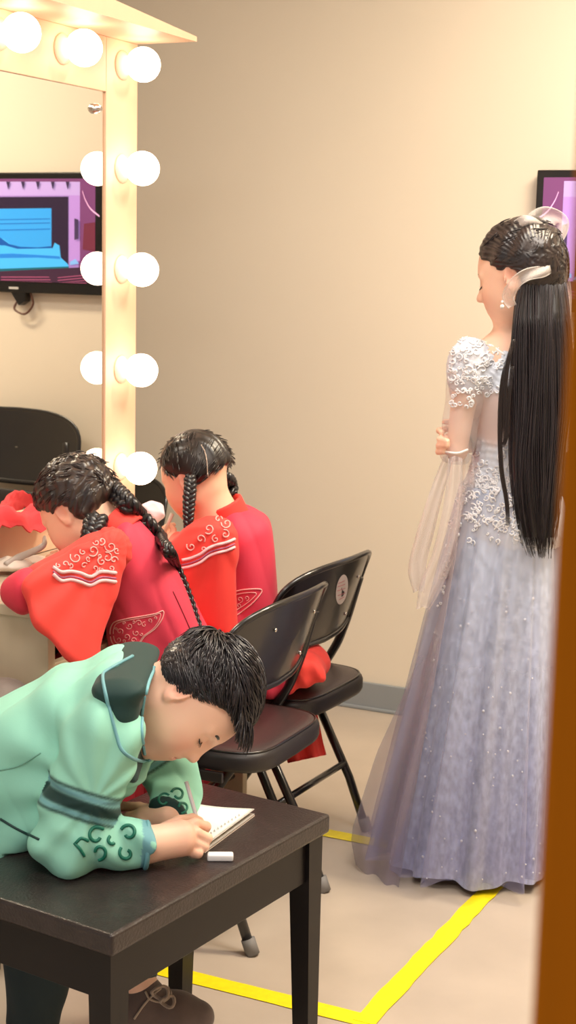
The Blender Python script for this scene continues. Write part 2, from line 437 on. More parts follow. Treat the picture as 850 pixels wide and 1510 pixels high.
# desk
XC = -1.741; YC = 2.56
b = MB(); b.box(XM, XC, YC, YE, .735, .76, .003); b.build('desktop', M['oakg'], van, smooth=False)
b = MB(); b.box(XM, XC - .012, YC + .008, YC + .034, 0, .735, .002); b.build('end_panel', M['oakg'], van, smooth=False)
b = MB(); b.box(XM, XC - .012, YE - .03, YE - .004, 0, .735, .002); b.build('end_panel', M['oakg'], van, smooth=False)
b = MB(); b.box(XM, XM + .02, YC + .034, YE - .03, 0, .735, .002); b.build('modesty_panel', M['dark'], van, smooth=False)  # panel coloured dark to stand for the shaded desk interior
b = MB(); b.box(XC - .06, XC - .04, YC + .034, YE - .03, .60, .625, .002); b.build('rail', M['oakg'], van, smooth=False)
# mirror fixing stud
b = MB(); p = Xp(143, 160, XM); lathe(b, [(0, .012), (.006, .012), (.012, .004), (.013, -.006)], p, (1, 0, 0), 16); b.build('mirror_stud', M['chrome'], van)

def make_bulb(y, z, label, grp):
    t = thing('light_bulb', label, 'light bulb', (XM, y, z), 0, grp)
    b = MB(); lathe(b, [(0, 0), (.036, 0), (.036, .004), (.026, .009), (.022, .018), (.0, .019)], (XM, y, z), (1, 0, 0), 24); b.build('socket', M['porcelain'], t)
    b = MB(); prof = [(.013, .010), (.016, .016)]
    for k in range(15):
        a = math.radians(160 - k * 160 / 14); prof.append((max(.0435 * math.sin(a), 0.0001), .0615 - .0435 * math.cos(a) * -1))
    b2 = prof; lathe(b, b2, (XM, y, z), (1, 0, 0), 28); b.build('globe', M['bulb'], t)
ys = 3.43
zs = [Xp(183, yy, XM)[2] for yy in (97, 249, 397, 544, 687)]
names = ['top corner', 'second from the top', 'middle', 'second from the bottom', 'lowest']
for z, nme in zip(zs, names): make_bulb(ys, z, 'glowing round bulb on the mirror side post, ' + nme + ' of the column', 'bulbs around the mirror')
for i, y in enumerate((3.158, 2.905, 2.65, 2.395, 2.14)):
    make_bulb(y, 1.964, ['glowing round bulb in the canopy row, next to the corner bulb', 'glowing round bulb in the canopy row at the left photo edge'][i] if i < 2 else 'glowing round bulb in the canopy row beyond the left photo edge', 'bulbs around the mirror')

# red cloth on the ledge
b = MB(); a0 = Xp(0, 765, XM); a1 = Xp(60, 750, XM)
G = np.zeros((26, 12, 3))
for i in range(26):
    y = 2.62 + .44 * i / 25
    for j in range(12):
        s = j / 11; hgt = .042 * (.55 + .45 * math.sin(i * .55 + 1)) * math.sin(PI * min(max(s, .02), .98)) + .006 * math.sin(i * 1.7 + j * 1.3)
        G[i, j] = (XM + .004 + .062 * s + .006 * math.sin(i * .9), y, .869 + hgt - (.05 * max(0, s - .75) * 4 * (.4 + .3 * math.sin(i * .4))))
sheet(b, G, .004, lin((232, 58, 66)))
o = b.build('red_cloth', M['cloth']); tag(o, 'crumpled red cloth lying on the narrow ledge under the mirror', 'cloth')

# clutter on the desk
def crumple(name, c, r, colr, label, cat, seed, h=.004):
    rr = np.random.default_rng(seed); ph = rr.uniform(0, 6, 9); fr = rr.uniform(40, 110, (9, 3)) * rr.choice([-1, 1], (9, 3)) * .7
    c = np.array(c)
    base = ell(c, r)
    def f(p):
        d = base(p); q = p - c
        return d + .0045 * sum(np.abs(np.sin(q @ fr[i] + ph[i])) for i in range(5)) / 2 - .004
    o = sdf_obj(name, f, c - np.array(r) - .01, c + np.array(r) + .01, h * .7, M['paper'], None, lin(colr)); tag(o, label, cat, 'crumpled tissues on the desk'); return o
crumple('tissue', Zp(18, 832, .782), (.05, .05, .018), (236, 228, 214), 'crumpled white tissue on the desk at the left photo edge', 'tissue', 3)
crumple('tissue', Zp(48, 826, .778), (.04, .035, .014), (240, 234, 222), 'crumpled white tissue on the desk beside the grey brush', 'tissue', 5)
crumple('tissue', Zp(225, 755, .83), (.035, .03, .032), (236, 214, 226), 'pale pink crumpled tissue between the two braided girls', 'tissue', 9)
b = MB(); pA = Zp(28, 822, .80); pB = Zp(62, 806, .83); pC = Zp(66, 792, .845)
tube(b, smooth_path([Zp(8, 832, .79), pA, pB, pC], 8), [.006, .009, .007, .004], 10, lin((190, 186, 176)))
o = b.build('brush', M['plastic']); tag(o, 'grey curved brush lying among the white tissues on the desk', 'brush')

# ================================================================== TELEVISION on the back wall
TX0, TX1, TZ0, TZ1 = -1.345, -.60, 1.345, 1.765
tv = thing('television', 'black flat television on the back wall behind the woman, violet stage picture', 'television', (TX0, YB - .06, TZ0))
b = MB(); b.box(TX0, TX1, YB - .042, YB - .014, TZ0, TZ1, .004); b.build('casing', M['tvblack'], tv, smooth=False)
b = MB(); b.box(-1.1, -.85, YB - .014, YB, 1.45, 1.65, .003); b.build('wall_bracket', M['black_metal'], tv, smooth=False)
def refl(px, py):                                  # mirror pixel -> picture position on the set
    r = ray(px, py); t = (YB - .044) / r[1]; return np.array([2 * XM - r[0] * t, H + r[2] * t])
sx0, sx1, sz0, sz1 = TX0 + .022, TX1 - .022, TZ0 + .04, TZ1 - .022
b = MB(); ly = [YB - .0422]
def patch(poly, colr, raw=False):
    ly[0] -= .0002
    pts = poly if raw else [refl(*p) for p in poly]
    v = [(min(max(p[0], sx0), sx1), ly[0], min(max(p[1], sz0), sz1)) for p in pts]
    b.add(v, [tuple(range(len(v)))], lin(colr))
patch([(sx0, sz0), (sx1, sz0), (sx1, sz1), (sx0, sz1)], (112, 62, 110), True)
patch([(-330, 268), (120, 268), (120, 400), (-330, 400)], (150, 120, 190))
patch([(-330, 268), (122, 268), (122, 288), (-330, 288)], (176, 152, 214))
patch([(106, 288), (122, 288), (122, 385), (106, 385)], (168, 130, 205))
patch([(128, 330), (170, 328), (170, 372), (126, 368)], (104, 42, 62))
patch([(-330, 290), (105, 290), (105, 392), (-330, 392)], (40, 28, 52))
patch([(-330, 307), (80, 307), (80, 366), (-330, 366)], (52, 150, 226))
for yy in (322, 328, 337): patch([(-330, yy), (78, yy), (78, yy + 1.6), (-330, yy + 1.6)], (34, 110, 190))
patch([(-330, 352), (10, 352), (24, 364), (52, 366), (82, 366), (85, 358), (92, 362), (94, 380), (104, 389), (106, 393), (-330, 393)], (66, 170, 240))
patch([(-330, 372), (22, 374), (60, 376), (92, 378), (94, 382), (60, 380), (-330, 376)], (34, 120, 210))
patch([(-330, 350), (4, 350), (18, 360), (34, 364), (60, 365), (80, 363), (80, 366), (30, 367), (12, 362), (-330, 354)], (20, 80, 160))
patch([(-330, 393), (106, 393), (106, 396), (-330, 400)], (20, 92, 110))
patch([(-330, 398), (170, 394), (170, 424), (-330, 424)], (58, 34, 56))
patch([(108, 386), (116, 382), (121, 389), (108, 391)], (120, 170, 230))
for k in range(4): patch([(6, 408 + 4 * k), (76 + 2 * k, 408 + 4 * k), (78 + 2 * k, 409.3 + 4 * k), (6, 409.3 + 4 * k)], (150, 74, 110))
for k in range(4): patch([(90, 409 + 4 * k), (132, 405 + 4 * k), (133, 406.3 + 4 * k), (90, 410.3 + 4 * k)], (150, 74, 110))
for k in range(5): patch([(14 + 22 * k, 268), (20 + 22 * k, 268), (17 + 22 * k, 280)], (52, 40, 70))
patch([(115, 322), (121, 324), (121, 352), (115, 354)], (64, 50, 84))
# the pale cable seen across the picture
cv = [refl(*p) for p in smooth_path([np.array(q, float) for q in ((127, 282), (131, 294), (139, 308), (152, 319))], 5)[:, :2]]
ly[0] -= .0002
v = []
for p in cv: v += [(p[0], ly[0], p[1] - .003), (p[0], ly[0], p[1] + .003)]
b.add(v, [(2 * i, 2 * i + 2, 2 * i + 3, 2 * i + 1) for i in range(len(cv) - 1)], lin((236, 180, 226)))
b.build('screen', M['screen'], tv, smooth=False)
b = MB(); p = refl(24, 424.5); b.box(p[0] - .02, p[0] + .02, YB - .044, YB - .042, TZ0 + .012, TZ0 + .02, 0, lin((190, 190, 190))); b.build('maker_mark', M['plastic'], tv, smooth=False)
b = MB(); p = refl(34, 440)
prism(b, [(p[0] + .05, YB - .04, TZ0 + .01), (p[0] - .02, YB - .04, TZ0 + .01), (p[0] - .015, YB - .04, TZ0 - .03), (p[0] + .01, YB - .04, TZ0 - .045)],
      [(p[0] + .05, YB - .004, TZ0 + .01), (p[0] - .02, YB - .004, TZ0 + .01), (p[0] - .015, YB - .004, TZ0 - .03), (p[0] + .01, YB - .004, TZ0 - .045)])
b.build('cable_box', M['tvblack'], tv, smooth=False)
b = MB(); tube(b, smooth_path([(p[0] - .035, YB - .03, TZ0), (p[0] - .045, YB - .03, TZ0 - .04), (p[0] - .01, YB - .03, TZ0 - .075), (p[0] + .035, YB - .03, TZ0 - .06), (p[0] + .03, YB - .02, TZ0 - .03)], 8), .004, 8, lin((90, 52, 40)))
b.build('cable', M['plastic'], tv)

# ================================================================== FOLDING CHAIRS (sitter faces -X)
def make_chair(label, group):
    t = thing('folding_chair', label, 'folding chair', (0, 0, 0), 0, group)
    def plan(x, y, zz): return (x, y, zz)
    # seat: padded D-shaped cushion
    n = 40; out = []
    for k in range(n):
        a = 2 * PI * k / n; ca, sa = math.cos(a), math.sin(a)
        e = .42; x = math.copysign(abs(ca) ** e, ca) * .195; y = math.copysign(abs(sa) ** e, sa) * (.19 if ca > -.2 else .2)
        out.append((x, y))
    G = []; prof = [(.90, .395), (.985, .397), (1.0, .405), (1.0, .425), (.985, .434), (.95, .439)]
    for s, z in prof: G.append([(x * s, y * s, z) for x, y in out])
    b = MB(); grid(b, G, closed=True); b.add([(x * .9, y * .9, .395) for x, y in out], [tuple(range(n))[::-1]])
    seat = b.build('seat', M['vinyl_side'], t)
    G = [[(x * s, y * s, z) for x, y in out] for s, z in [(.95, .439), (.93, .4425), (.8, .445), (.4, .4465), (.02, .447)]]
    b = MB(); grid(b, G, closed=True); b.build('cushion', M['vinyl'], seat)
    b = MB(); tube(b, [(x * .955, y * .955, .4395) for x, y in out], .003, 6, closed=True); b.build('piping', M['black_metal'], seat)
    # backrest: curved pressed panel with rolled rim
    zc, hz, hw = .655, .098, .236; tx = lambda z, y: .155 + (z - .655) * .33 - .055 * (y / hw) ** 2 + .018
    nn = 48; rim = []
    for k in range(nn):
        a = 2 * PI * k / nn; ca, sa = math.cos(a), math.sin(a); e = .55
        y = math.copysign(abs(ca) ** e, ca) * hw; z = zc + math.copysign(abs(sa) ** e, sa) * hz
        if sa > 0: z += .012 * (1 - (y / hw) ** 2)
        else: z -= .004 * (1 - (y / hw) ** 2)
        rim.append((y, z))
    b = MB(); G = [[(tx(zc + (z - zc) * s, y * s) + .004 * (1 - s), y * s, zc + (z - zc) * s) for y, z in rim] for s in (1, .93, .8, .6, .4, .2, .02)]
    grid(b, G, closed=True)
    G2 = [[(x - .004, y, z) for x, y, z in row] for row in G][::-1]; grid(b, G2, closed=True)
    back = b.build('backrest', M['black_metal'], t)
    b = MB(); tube(b, [(tx(z, y), y, z) for y, z in rim], .0075, 8, closed=True); b.build('rim', M['black_metal'], back)
    for y, z in ((-.1, .70), (.1, .70), (-.1, .6), (.1, .6)):
        b = MB(); sphere(b, (tx(z, y) + .004, y, z), (.003, .005, .005), 10, 6); b.build('rivet', M['chrome'], back)
    for s in (-1, 1):
        b = MB(); pts = [(-.245, s * .2, .0), (-.12, s * .205, .19), (.045, s * .206, .44), (.098, s * .195, .54), (.143, s * .186, .68)]
        tube(b, smooth_path(pts, 6), .0115, 10); lg = b.build('front_leg', M['black_metal'], t)
        b = MB(); tube(b, [(-.2455, s * .2, .001), (-.223, s * .2008, .032)], .0155, 12); b.build('foot_cap', M['rubber'], lg)
        b = MB(); pts = [(.185, s * .19, .0), (.13, s * .188, .14), (.0, s * .182, .39)]
        tube(b, pts, .0115, 10); lg = b.build('rear_leg', M['black_metal'], t)
        b = MB(); tube(b, [(.187, s * .19, .001), (.174, s * .19, .034)], .0155, 12); b.build('foot_cap', M['rubber'], lg)
        b = MB(); b.box(-.16, .11, s * .196 - .004, s * .196 + .004, .375, .398, .002); b.build('seat_bracket', M['black_metal'], t, smooth=False)
    b = MB(); tube(b, [(.115, -.187, .175), (.115, .187, .175)], .009, 8); b.build('stretcher', M['black_metal'], t)
    b = MB(); tube(b, [(-.165, -.203, .12), (-.165, .203, .12)], .009, 8); b.build('stretcher', M['black_metal'], t)
    return t, tx, back
def copy_tree(o, parent=None):
    c = o.copy(); COL.objects.link(c)
    if parent is not None: c.parent = parent; 
    for ch in list(o.children): copy_tree(ch, c)
    return c
GRP = 'black folding chairs'
chair, tx, backA = make_chair('black folding chair behind the boy, its seat beside his forehead', GRP)
spots = [((-1.555, 2.945), 0, 1.0, None),
         ((-1.625, 3.385), math.radians(-3), 1.0, 'black folding chair nearest the wall, a round white sticker on its backrest'),
         None, None, None]
def kids(o): return [c for c in bpy.data.objects if c.parent == o]
def copy_tree(o, parent=None):
    c = o.copy(); COL.objects.link(c)
    if parent is not None: c.parent = parent
    for ch in kids(o): copy_tree(ch, c)
    return c
chair2 = copy_tree(chair); chair2['label'] = 'black folding chair nearest the grey skirting, a round white sticker on its backrest'
chair3 = copy_tree(chair); chair3['label'] = 'black folding chair folded flat against the back wall, seen in the mirror below the television'
chair5 = copy_tree(chair); chair5['label'] = 'black folding chair behind the mirror post, only its backrest edge showing beside the lowest bulb'
chair.location = (-1.555, 2.965, 0)
chair2.location = (-1.625, 3.385, 0); chair2.rotation_euler = (0, 0, math.radians(-3))
x3 = 2 * XM - (Yp(113, 650, 4.45)[0] - .287)
chair3.location = (x3, 4.43, 0); chair3.rotation_euler = (0, 0, math.radians(90)); chair3.scale = (.48, 1.2, 1.215)
for c in kids(chair3):
    if c.name.startswith('seat') and 'bracket' not in c.name:
        c.matrix_basis = Matrix.Translation((-.10 - .42, 0, .345)) @ Matrix.Rotation(math.radians(90), 4, 'Y') if False else Matrix.Translation((-.42, 0, .345)) @ Matrix.Rotation(math.radians(-90), 4, 'Y').inverted()
p5 = Yp(182, 730, 4.4); chair5.location = (p5[0], 4.15, 0); chair5.rotation_euler = (0, 0, math.radians(90))
# sticker on chair 2
stk = [o for o in kids(chair2) if o.name.startswith('backrest')][0]
bt = bvh(stk); c2 = []
for k in range(28):
    a = 2 * PI * k / 28; c2.append(on_surf(bt, 504 + 8.5 * math.cos(a) + 3 * math.sin(a) * -1, 869 + 22 * math.sin(a), .0012))
if all(p is not None for p in c2):
    cc = np.mean(c2, 0); b = MB(); b.add([cc] + c2, [(0, 1 + k, 1 + (k + 1) % 28) for k in range(28)], lin((214, 206, 204))); st = b.build('sticker', M['paper'], stk, label='round white sticker')
    b = MB()
    for q, wdt in ((858, 5), (863, 6), (869, 6.5), (876, 6), (882, 4)): stitch(b, bvh(st), [(504 - wdt, q + 2), (504, q), (504 + wdt * .8, q - 2)], .0007, lin((190, 110, 120)), off=.001)
    if b.n: b.build('sticker_print', M['paper'], st)

# ================================================================== BLACK BENCH
ZB = .48
A_ = Zp(165, 1380, ZB); B_ = Zp(488, 1200, ZB)
ang = math.atan2(B_[1] - A_[1], B_[0] - A_[0]) - PI / 2
LB = np.linalg.norm(B_ - A_); WB = .345
bench = thing('bench', 'black lacquered wooden bench with a leather-grained top, used as a writing table', 'bench', ((A_[0]), (A_[1]), 0), ang)
Rb = rotz(ang)
def bp(v): return xform(v, (A_[0], A_[1], 0), Rb)
def bpart(name, boxes, m, bevl, parent=bench):
    b = MB()
    for bx in boxes: b.box(*bx, bevl)
    for i in range(len(b.v)): b.v[i] = bp(b.v[i])
    o = b.build(name, m, parent, smooth=True); 
    for p in o.data.polygons: p.use_smooth = False
    return o
topo = bpart('top', [(-WB, 0, 0, LB, ZB - .036, ZB)], M['leather'], .006)
bpart('apron', [(-WB + .02, -.02, .018, .034, ZB - .12, ZB - .036), (-WB + .02, -.02, LB - .034, LB - .018, ZB - .12, ZB - .036),
                (-.034, -.018, .02, LB - .02, ZB - .12, ZB - .036), (-WB + .018, -WB + .034, .02, LB - .02, ZB - .12, ZB - .036)], M['bench'], .002)
for lx, ly_ in ((-.01, .01), (-.01, LB - .01), (-WB + .01, .01), (-WB + .01, LB - .01)):
    sx = -1 if lx > -.1 else 1; sy = 1 if ly_ < .3 else -1
    b = MB(); w0, w1 = .046, .032
    prism(b, [bp([(lx, ly_, 0)])[0], bp([(lx + sx * w1, ly_, 0)])[0], bp([(lx + sx * w1, ly_ + sy * w1, 0)])[0], bp([(lx, ly_ + sy * w1, 0)])[0]],
          [bp([(lx, ly_, ZB - .036)])[0], bp([(lx + sx * w0, ly_, ZB - .036)])[0], bp([(lx + sx * w0, ly_ + sy * w0, ZB - .036)])[0], bp([(lx, ly_ + sy * w0, ZB - .036)])[0]])
    o = b.build('leg', M['bench'], bench, smooth=False)

# grey upholstered seat behind the boy
arm = thing('upholstered_seat', 'grey fabric upholstered seat behind the leaning boy at the left edge', 'seat', Q(-150, 1300, 2.95) * np.array([1, 1, 0]))
cA = Q(-30, 1060, 2.98)
def seatf(p):
    q = np.stack([(p - cA) @ RT, (p - cA) @ VW, p[:, 2]], 1)
    d = np.abs(q - np.array([-.33, 0.0, .30])) - np.array([.40, .05, .265]) + .05
    return np.minimum(d.max(1), 0) + np.linalg.norm(np.maximum(d, 0), axis=1) - .05
zt = Q(30, 1006, 2.98)[2]
def boxf(c, hs, r, zb=None):
    c = np.asarray(c); hs = np.asarray(hs)
    def f(p):
        q = np.stack([(p - cA) @ RT, (p - cA) @ VW, p[:, 2]], 1) - c
        d = np.abs(q) - hs + r
        return np.minimum(d.max(1), 0) + np.linalg.norm(np.maximum(d, 0), axis=1) - r
    return f
o = sdf_obj('backrest', boxf((-.33, .02, (zt + .08) / 2), (.43, .06, (zt - .08) / 2), .05), *bounds([cA + RT * .15, cA - RT * .85, [cA[0], cA[1], .02], [cA[0], cA[1], zt]], .16), .012, M['uphol'], arm)
o = sdf_obj('cushion', boxf((-.36, -.25, .20), (.36, .21, .12), .05), *bounds([cA + RT * .15 - VW * .5, cA - RT * .85, [cA[0], cA[1], .02], [cA[0], cA[1], zt]], .2), .012, M['uphol'], arm)
for u_, w_ in ((-.68, .02), (.02, .02), (-.66, -.42), (-.04, -.42)):
    b = MB(); p = cA + RT * u_ + VW * w_; tube(b, [(p[0], p[1], 0), (p[0], p[1], .1)], [.014, .018], 10); b.build('leg', M['bench'], arm)

# ================================================================== PEOPLE: shared anatomy
def frame(fwd, up):
    x = nrm(fwd); z = nrm(np.asarray(up) - x * (np.asarray(up) @ x)); y = np.cross(z, x)
    return np.stack([x, y, z], 1)                   # columns: forward, left, up
def head_f(C, R, s=1.0, child=False):
    """head signed distance, local x forward, y left, z up; s = 1 for a 0.22 m head"""
    E = lambda c, r: ell(c, r)
    parts = [(ell((-.012, 0, .03), (.097, .076, .087)), 0),
             (ell((.022, 0, -.028), (.066, .064 if child else .058, .083)), .05),
             (rc((.0, .045, -.06), (.058, .010, -.096), .018, .016), .04), (rc((.0, -.045, -.06), (.058, -.010, -.096), .018, .016), .04),
             (ell((.05, .036, -.040), (.030, .026 if child else .02, .032)), .035), (ell((.05, -.036, -.040), (.030, .026 if child else .02, .032)), .035),
             (ell((.070, 0, -.060), (.020, .026, .022)), .03)]
    nx = 0.0 if child else .005
    nose = U((rc((.080, 0, .010), (.099 + nx, 0, -.026), .008, .0095), 0), (ell((.101 + nx, 0, -.031), (.011, .011, .009)), .008), (ell((.090, .012, -.034), (.009, .007, .007)), .008), (ell((.090, -.012, -.034), (.009, .007, .007)), .008))
    lips = U((ell((.0855, 0, -.0565), (.008, .021, .0048)), 0), (ell((.0845, 0, -.066), (.0085, .018, .0058)), .003))
    def f(p):
        q = (p - C) @ R / s
        d = parts[0][0](q)
        for g, k in parts[1:]: d = smin(d, g(q), k)
        for sy in (1, -1):
            d = smax(d, -ell((.094, sy * .031, .006), (.016, .018, .012))(q), .018)
            d = smin(d, ell((.0715, sy * .031, .003), (.0135, .0155, .0115))(q), .004)
            d = smin(d, rc((.080, sy * .016, .020), (.070, sy * .046, .020), .006, .005)(q), .014)
        d = smin(d, nose(q), .012); d = smin(d, lips(q), .006)
        d = smax(d, -ell((.0965, 0, -.0610), (.008, .020, .0012))(q), .003)
        for sy in (1, -1):
            c = np.array([-.010, sy * .076, -.006])
            Re = rotz(sy * .45)
            e = ell(c, (.020, .0065, .032), Re)(q)
            e = smax(e, -ell(c + np.array([.003, sy * .006, .003]), (.0125, .006, .022), Re)(q), .004)
            e = smin(e, ell(c + np.array([.006, sy * .0, -.026]), (.009, .005, .010))(q), .006)
            e = smin(e, rc(c + np.array([.010, sy * .001, -.006]), c + np.array([.006, sy * .001, -.016]), .0045, .004)(q), .003)
            d = smin(d, e, .005)
        return d * s
    return f
def skin_col(C, R, s, base=(236, 186, 158), lip=(196, 92, 90), blush=.25, lipmix=.8):
    base = lin(base); lip = lin(lip); pink = lin((226, 130, 112))
    def g(v):
        q = (v - C) @ R / s
        c = np.tile(base, (len(v), 1))
        def blend(m, k):
            m = m[:, None]; return c * (1 - m) + k * m
        for sy in (1, -1):
            m = np.exp(-(((q - np.array([.075, sy * .045, -.035])) / np.array([.03, .022, .022])) ** 2).sum(1)) * blush; c = blend(m, pink)
            m = np.exp(-(((q - np.array([-.01, sy * .082, -.004])) / np.array([.022, .012, .03])) ** 2).sum(1)) * .5; c = blend(m, pink)
        m = np.exp(-(((q - np.array([.09, 0, -.0612])) / np.array([.012, .019, .0095])) ** 4).sum(1)) * lipmix; c = blend(m, lip)
        return c
    return g
def loc(C, R, s, p): return np.asarray(C) + R @ (np.asarray(p, float) * s)
def face_details(C, R, s, par, sides=(1, -1), browc=(48, 34, 30), bf=.0016):
    for sy in sides:
        b = MB(); P = [loc(C, R, s, (x, sy * y, z)) for x, y, z in ((.0845, .014, .021), (.0855, .024, .0265), (.081, .037, .0265), (.071, .050, .018))]
        tube(b, smooth_path(P, 5), [.0008, bf * 1.4, bf * 1.3, .0006], 6, lin(browc)); b.build('eyebrow', M['hair'], par)
        b = MB(); P = [loc(C, R, s, (x, sy * y, z)) for x, y, z in ((.0815, .0185, -.003), (.0865, .027, -.0055), (.0855, .036, -.006), (.079, .0455, -.003))]
        tube(b, smooth_path(P, 5), [.0006, .0013, .0014, .0008], 6, lin((30, 22, 24)))
        for k in range(6):
            t = .2 + .14 * k; i = min(int(t * 3), 2); w = t * 3 - i; q0 = P[i] * (1 - w) + P[i + 1] * w
            tube(b, [q0, q0 + R @ np.array([.006, sy * .002 * (k - 2) * .5, -.0045]) * s], [.0005, .0002], 4, lin((24, 18, 20)))
        b.build('eyelashes', M['hair'], par)
def fingers(chains, r0=.0085, r1=.0068):
    out = []
    for ch in chains:
        n = len(ch) - 1
        f = [(rc(ch[i], ch[i + 1], r0 + (r1 - r0) * i / n, r0 + (r1 - r0) * (i + 1) / n), .003 if i else 0) for i in range(n)]
        out.append(U(*f))
    return out
def braid(mb, path, r, pitch, col, n=None, taper=(1, 1, .8, .45)):
    L = np.linalg.norm(np.diff(path, axis=0), axis=1).sum(); n = int(L / .004)
    s = np.concatenate([[0], np.cumsum(np.linalg.norm(np.diff(path, axis=0), axis=1))]) / L
    P = np.stack([np.interp(np.linspace(0, 1, n), s, path[:, k]) for k in range(3)], 1)
    T = np.gradient(P, axis=0); T /= np.linalg.norm(T, axis=1)[:, None]
    A = np.cross(T, -VW); A /= np.linalg.norm(A, axis=1)[:, None]; B = np.cross(T, A)
    tp = np.interp(np.linspace(0, 1, n), np.linspace(0, 1, len(taper)), taper)[:, None]
    w = np.linspace(0, L / pitch * 2 * PI, n)
    for k in range(3):
        ph = w / 1.0 + k * 2 * PI / 3
        off = A * (np.sin(ph) * r * .75)[:, None] * tp + B * (np.sin(2 * ph) * r * .42)[:, None] * tp
        tube(mb, P + off, (r * .62 * tp[:, 0] * (1 + .12 * np.sin(2 * ph))), 10, col * rng.uniform(.8, 1.3))
HB = lin((22, 19, 22))
def hair_cols(v, C, R, s, base=(26, 22, 25), hi=(70, 60, 60), fr=(0, 260, 60)):
    q = (v - C) @ R / s
    n = np.sin(q[:, 1] * fr[1] + 3 * np.sin(q[:, 0] * 40)) * np.sin(q[:, 2] * fr[2] + 2) * .5 + .5
    return lin(base) * (1 - .35 * n[:, None]) + lin(hi) * .35 * n[:, None]

# ================================================================== BOY
DB = 2.56
boy = thing('person', 'child in a mint green robe with dark green collar, bent over the bench writing', 'person', Zp(-60, 1400, 0) * np.array([1, 1, 0]) if False else Q(-40, 1300, 2.62) * np.array([1, 1, 0]))
sB = .95
CB = Q(286, 1030, DB)
RB = frame(.33 * RT - .94 * UP - .42 * VW, .94 * RT + .33 * UP)
headB = near(head_f(CB, RB, sB, True), CB, .21)
neckb = Q(188, 1045, DB + .02)
elbR = Zp(98, 1243, ZB + .045); wrR = Zp(214, 1246, ZB + .036); shR = Q(152, 1085, DB - .13)
shL = Q(205, 1075, DB + .13); elbL = Zp(262, 1166, ZB + .045); wrL = Zp(246, 1204, ZB + .033)
hz = ZB + .035
def hp(px, py, z): return Zp(px, py, z)
# writing hand (near) – fist round the pencil
kn = [hp(266, 1222, hz + .018), hp(272, 1229, hz + .014), hp(272, 1240, hz + .004), hp(268, 1250, hz - .008)]
rh = fingers([[kn[0], hp(288, 1214, hz + .022), hp(304, 1219, hz + .010), hp(301, 1226, hz + 0.0)],
              [kn[1], hp(290, 1228, hz + .012), hp(306, 1236, hz + .0), hp(298, 1242, hz - .010)],
              [kn[2], hp(286, 1242, hz - .002), hp(301, 1248, hz - .012), hp(292, 1252, hz - .018)],
              [kn[3], hp(280, 1254, hz - .014), hp(292, 1258, hz - .020), hp(284, 1259, hz - .023)],
              [hp(240, 1222, hz + .012), hp(264, 1210, hz + .02), hp(284, 1207, hz + .012), hp(294, 1211, hz + .004)]], .0098, .0082)
palmR = U(rc(wrR, kn[0], .022, .014), (rc(wrR, kn[1], .023, .015), .02), (rc(wrR, kn[2], .023, .015), .02), (rc(wrR, kn[3], .021, .013), .02))
lz = ZB + .022
lh = fingers([[hp(205, 1201, lz + .012), hp(188, 1205, lz + .006), hp(176, 1211, lz - .004)],
              [hp(206, 1207, lz + .008), hp(188, 1212, lz), hp(176, 1218, lz - .008)],
              [hp(210, 1212, lz + .004), hp(194, 1218, lz - .004), hp(184, 1224, lz - .010)],
              [hp(216, 1216, lz), hp(202, 1223, lz - .006), hp(194, 1228, lz - .012)],
              [hp(232, 1196, lz + .016), hp(205, 1190, lz + .016), hp(182, 1189, lz + .010), hp(174, 1191, lz + .008)]], .0095, .0078)
palmL = U(rc(wrL, hp(212, 1201, lz + .010), .021, .014), (rc(wrL, hp(214, 1209, lz + .004), .021, .014), .02))
torsoB = U(rc(neckb, Q(60, 1130, DB + .02), .07, .10), (rc(Q(60, 1130, DB + .02), Q(-130, 1215, DB + .02), .10, .11), .08))
def _hr(p):
    r = palmR(p)
    for g in rh: r = smin(r, g(p), .0035)
    return r
def _hl(p):
    l = palmL(p)
    for g in lh: l = smin(l, g(p), .0035)
    return l
handR = near(_hr, (wrR + kn[1]) / 2, .14); handL = near(_hl, (wrL + hp(200, 1208, lz)) / 2, .14)
def bodyB(p):
    d = headB(p)
    d = smin(d, rc(loc(CB, RB, sB, (-.025, 0, -.045)), neckb, .05, .055)(p), .03)
    d = smin(d, torsoB(p), .04)
    d = smin(d, rc(shR, elbR, .04, .032)(p), .03); d = smin(d, rc(elbR, wrR, .031, .022)(p), .01)
    d = smin(d, rc(shL, elbL, .04, .032)(p), .03); d = smin(d, rc(elbL, wrL, .031, .022)(p), .01)
    r = handR(p); l = handL(p)
    d = smin(d, r, .008); d = smin(d, l, .008)
    # legs: seated, shins folded under the bench
    for a_, b_, c_ in (((-110, 1235, DB - .06), (60, 1330, DB - .02), (55, 1520, DB - .02)), ((-110, 1235, DB + .12), (120, 1310, DB + .05), (215, 1465, DB - .0))):
        d = smin(d, rc(Q(*a_), Q(*b_), .07, .05)(p), .03); d = smin(d, rc(Q(*b_), Q(*c_), .045, .03)(p), .01)
    return smax(d, -(p[:, 2] - .03), .0)
lo, hi = bounds(QB(-180, 380, 960, 1250, DB - .22, DB + .18) + [[CB[0], CB[1], .02]], .03)
skB = skin_col(CB, RB, sB, (248, 202, 176), (206, 110, 100), .35, .6)
def skB2(v):
    c = skB(v); pink = lin((224, 120, 104))
    for P in kn: m = (np.exp(-((np.linalg.norm(v - P, axis=1) / .02) ** 2)) * .18)[:, None]; c = c * (1 - m) + pink * m
    return c
bodyBo = sdf_obj('body', bodyB, lo, hi, .0028, M['skin'], boy, skB2)
face_details(CB, RB, sB, boy, bf=.0026)
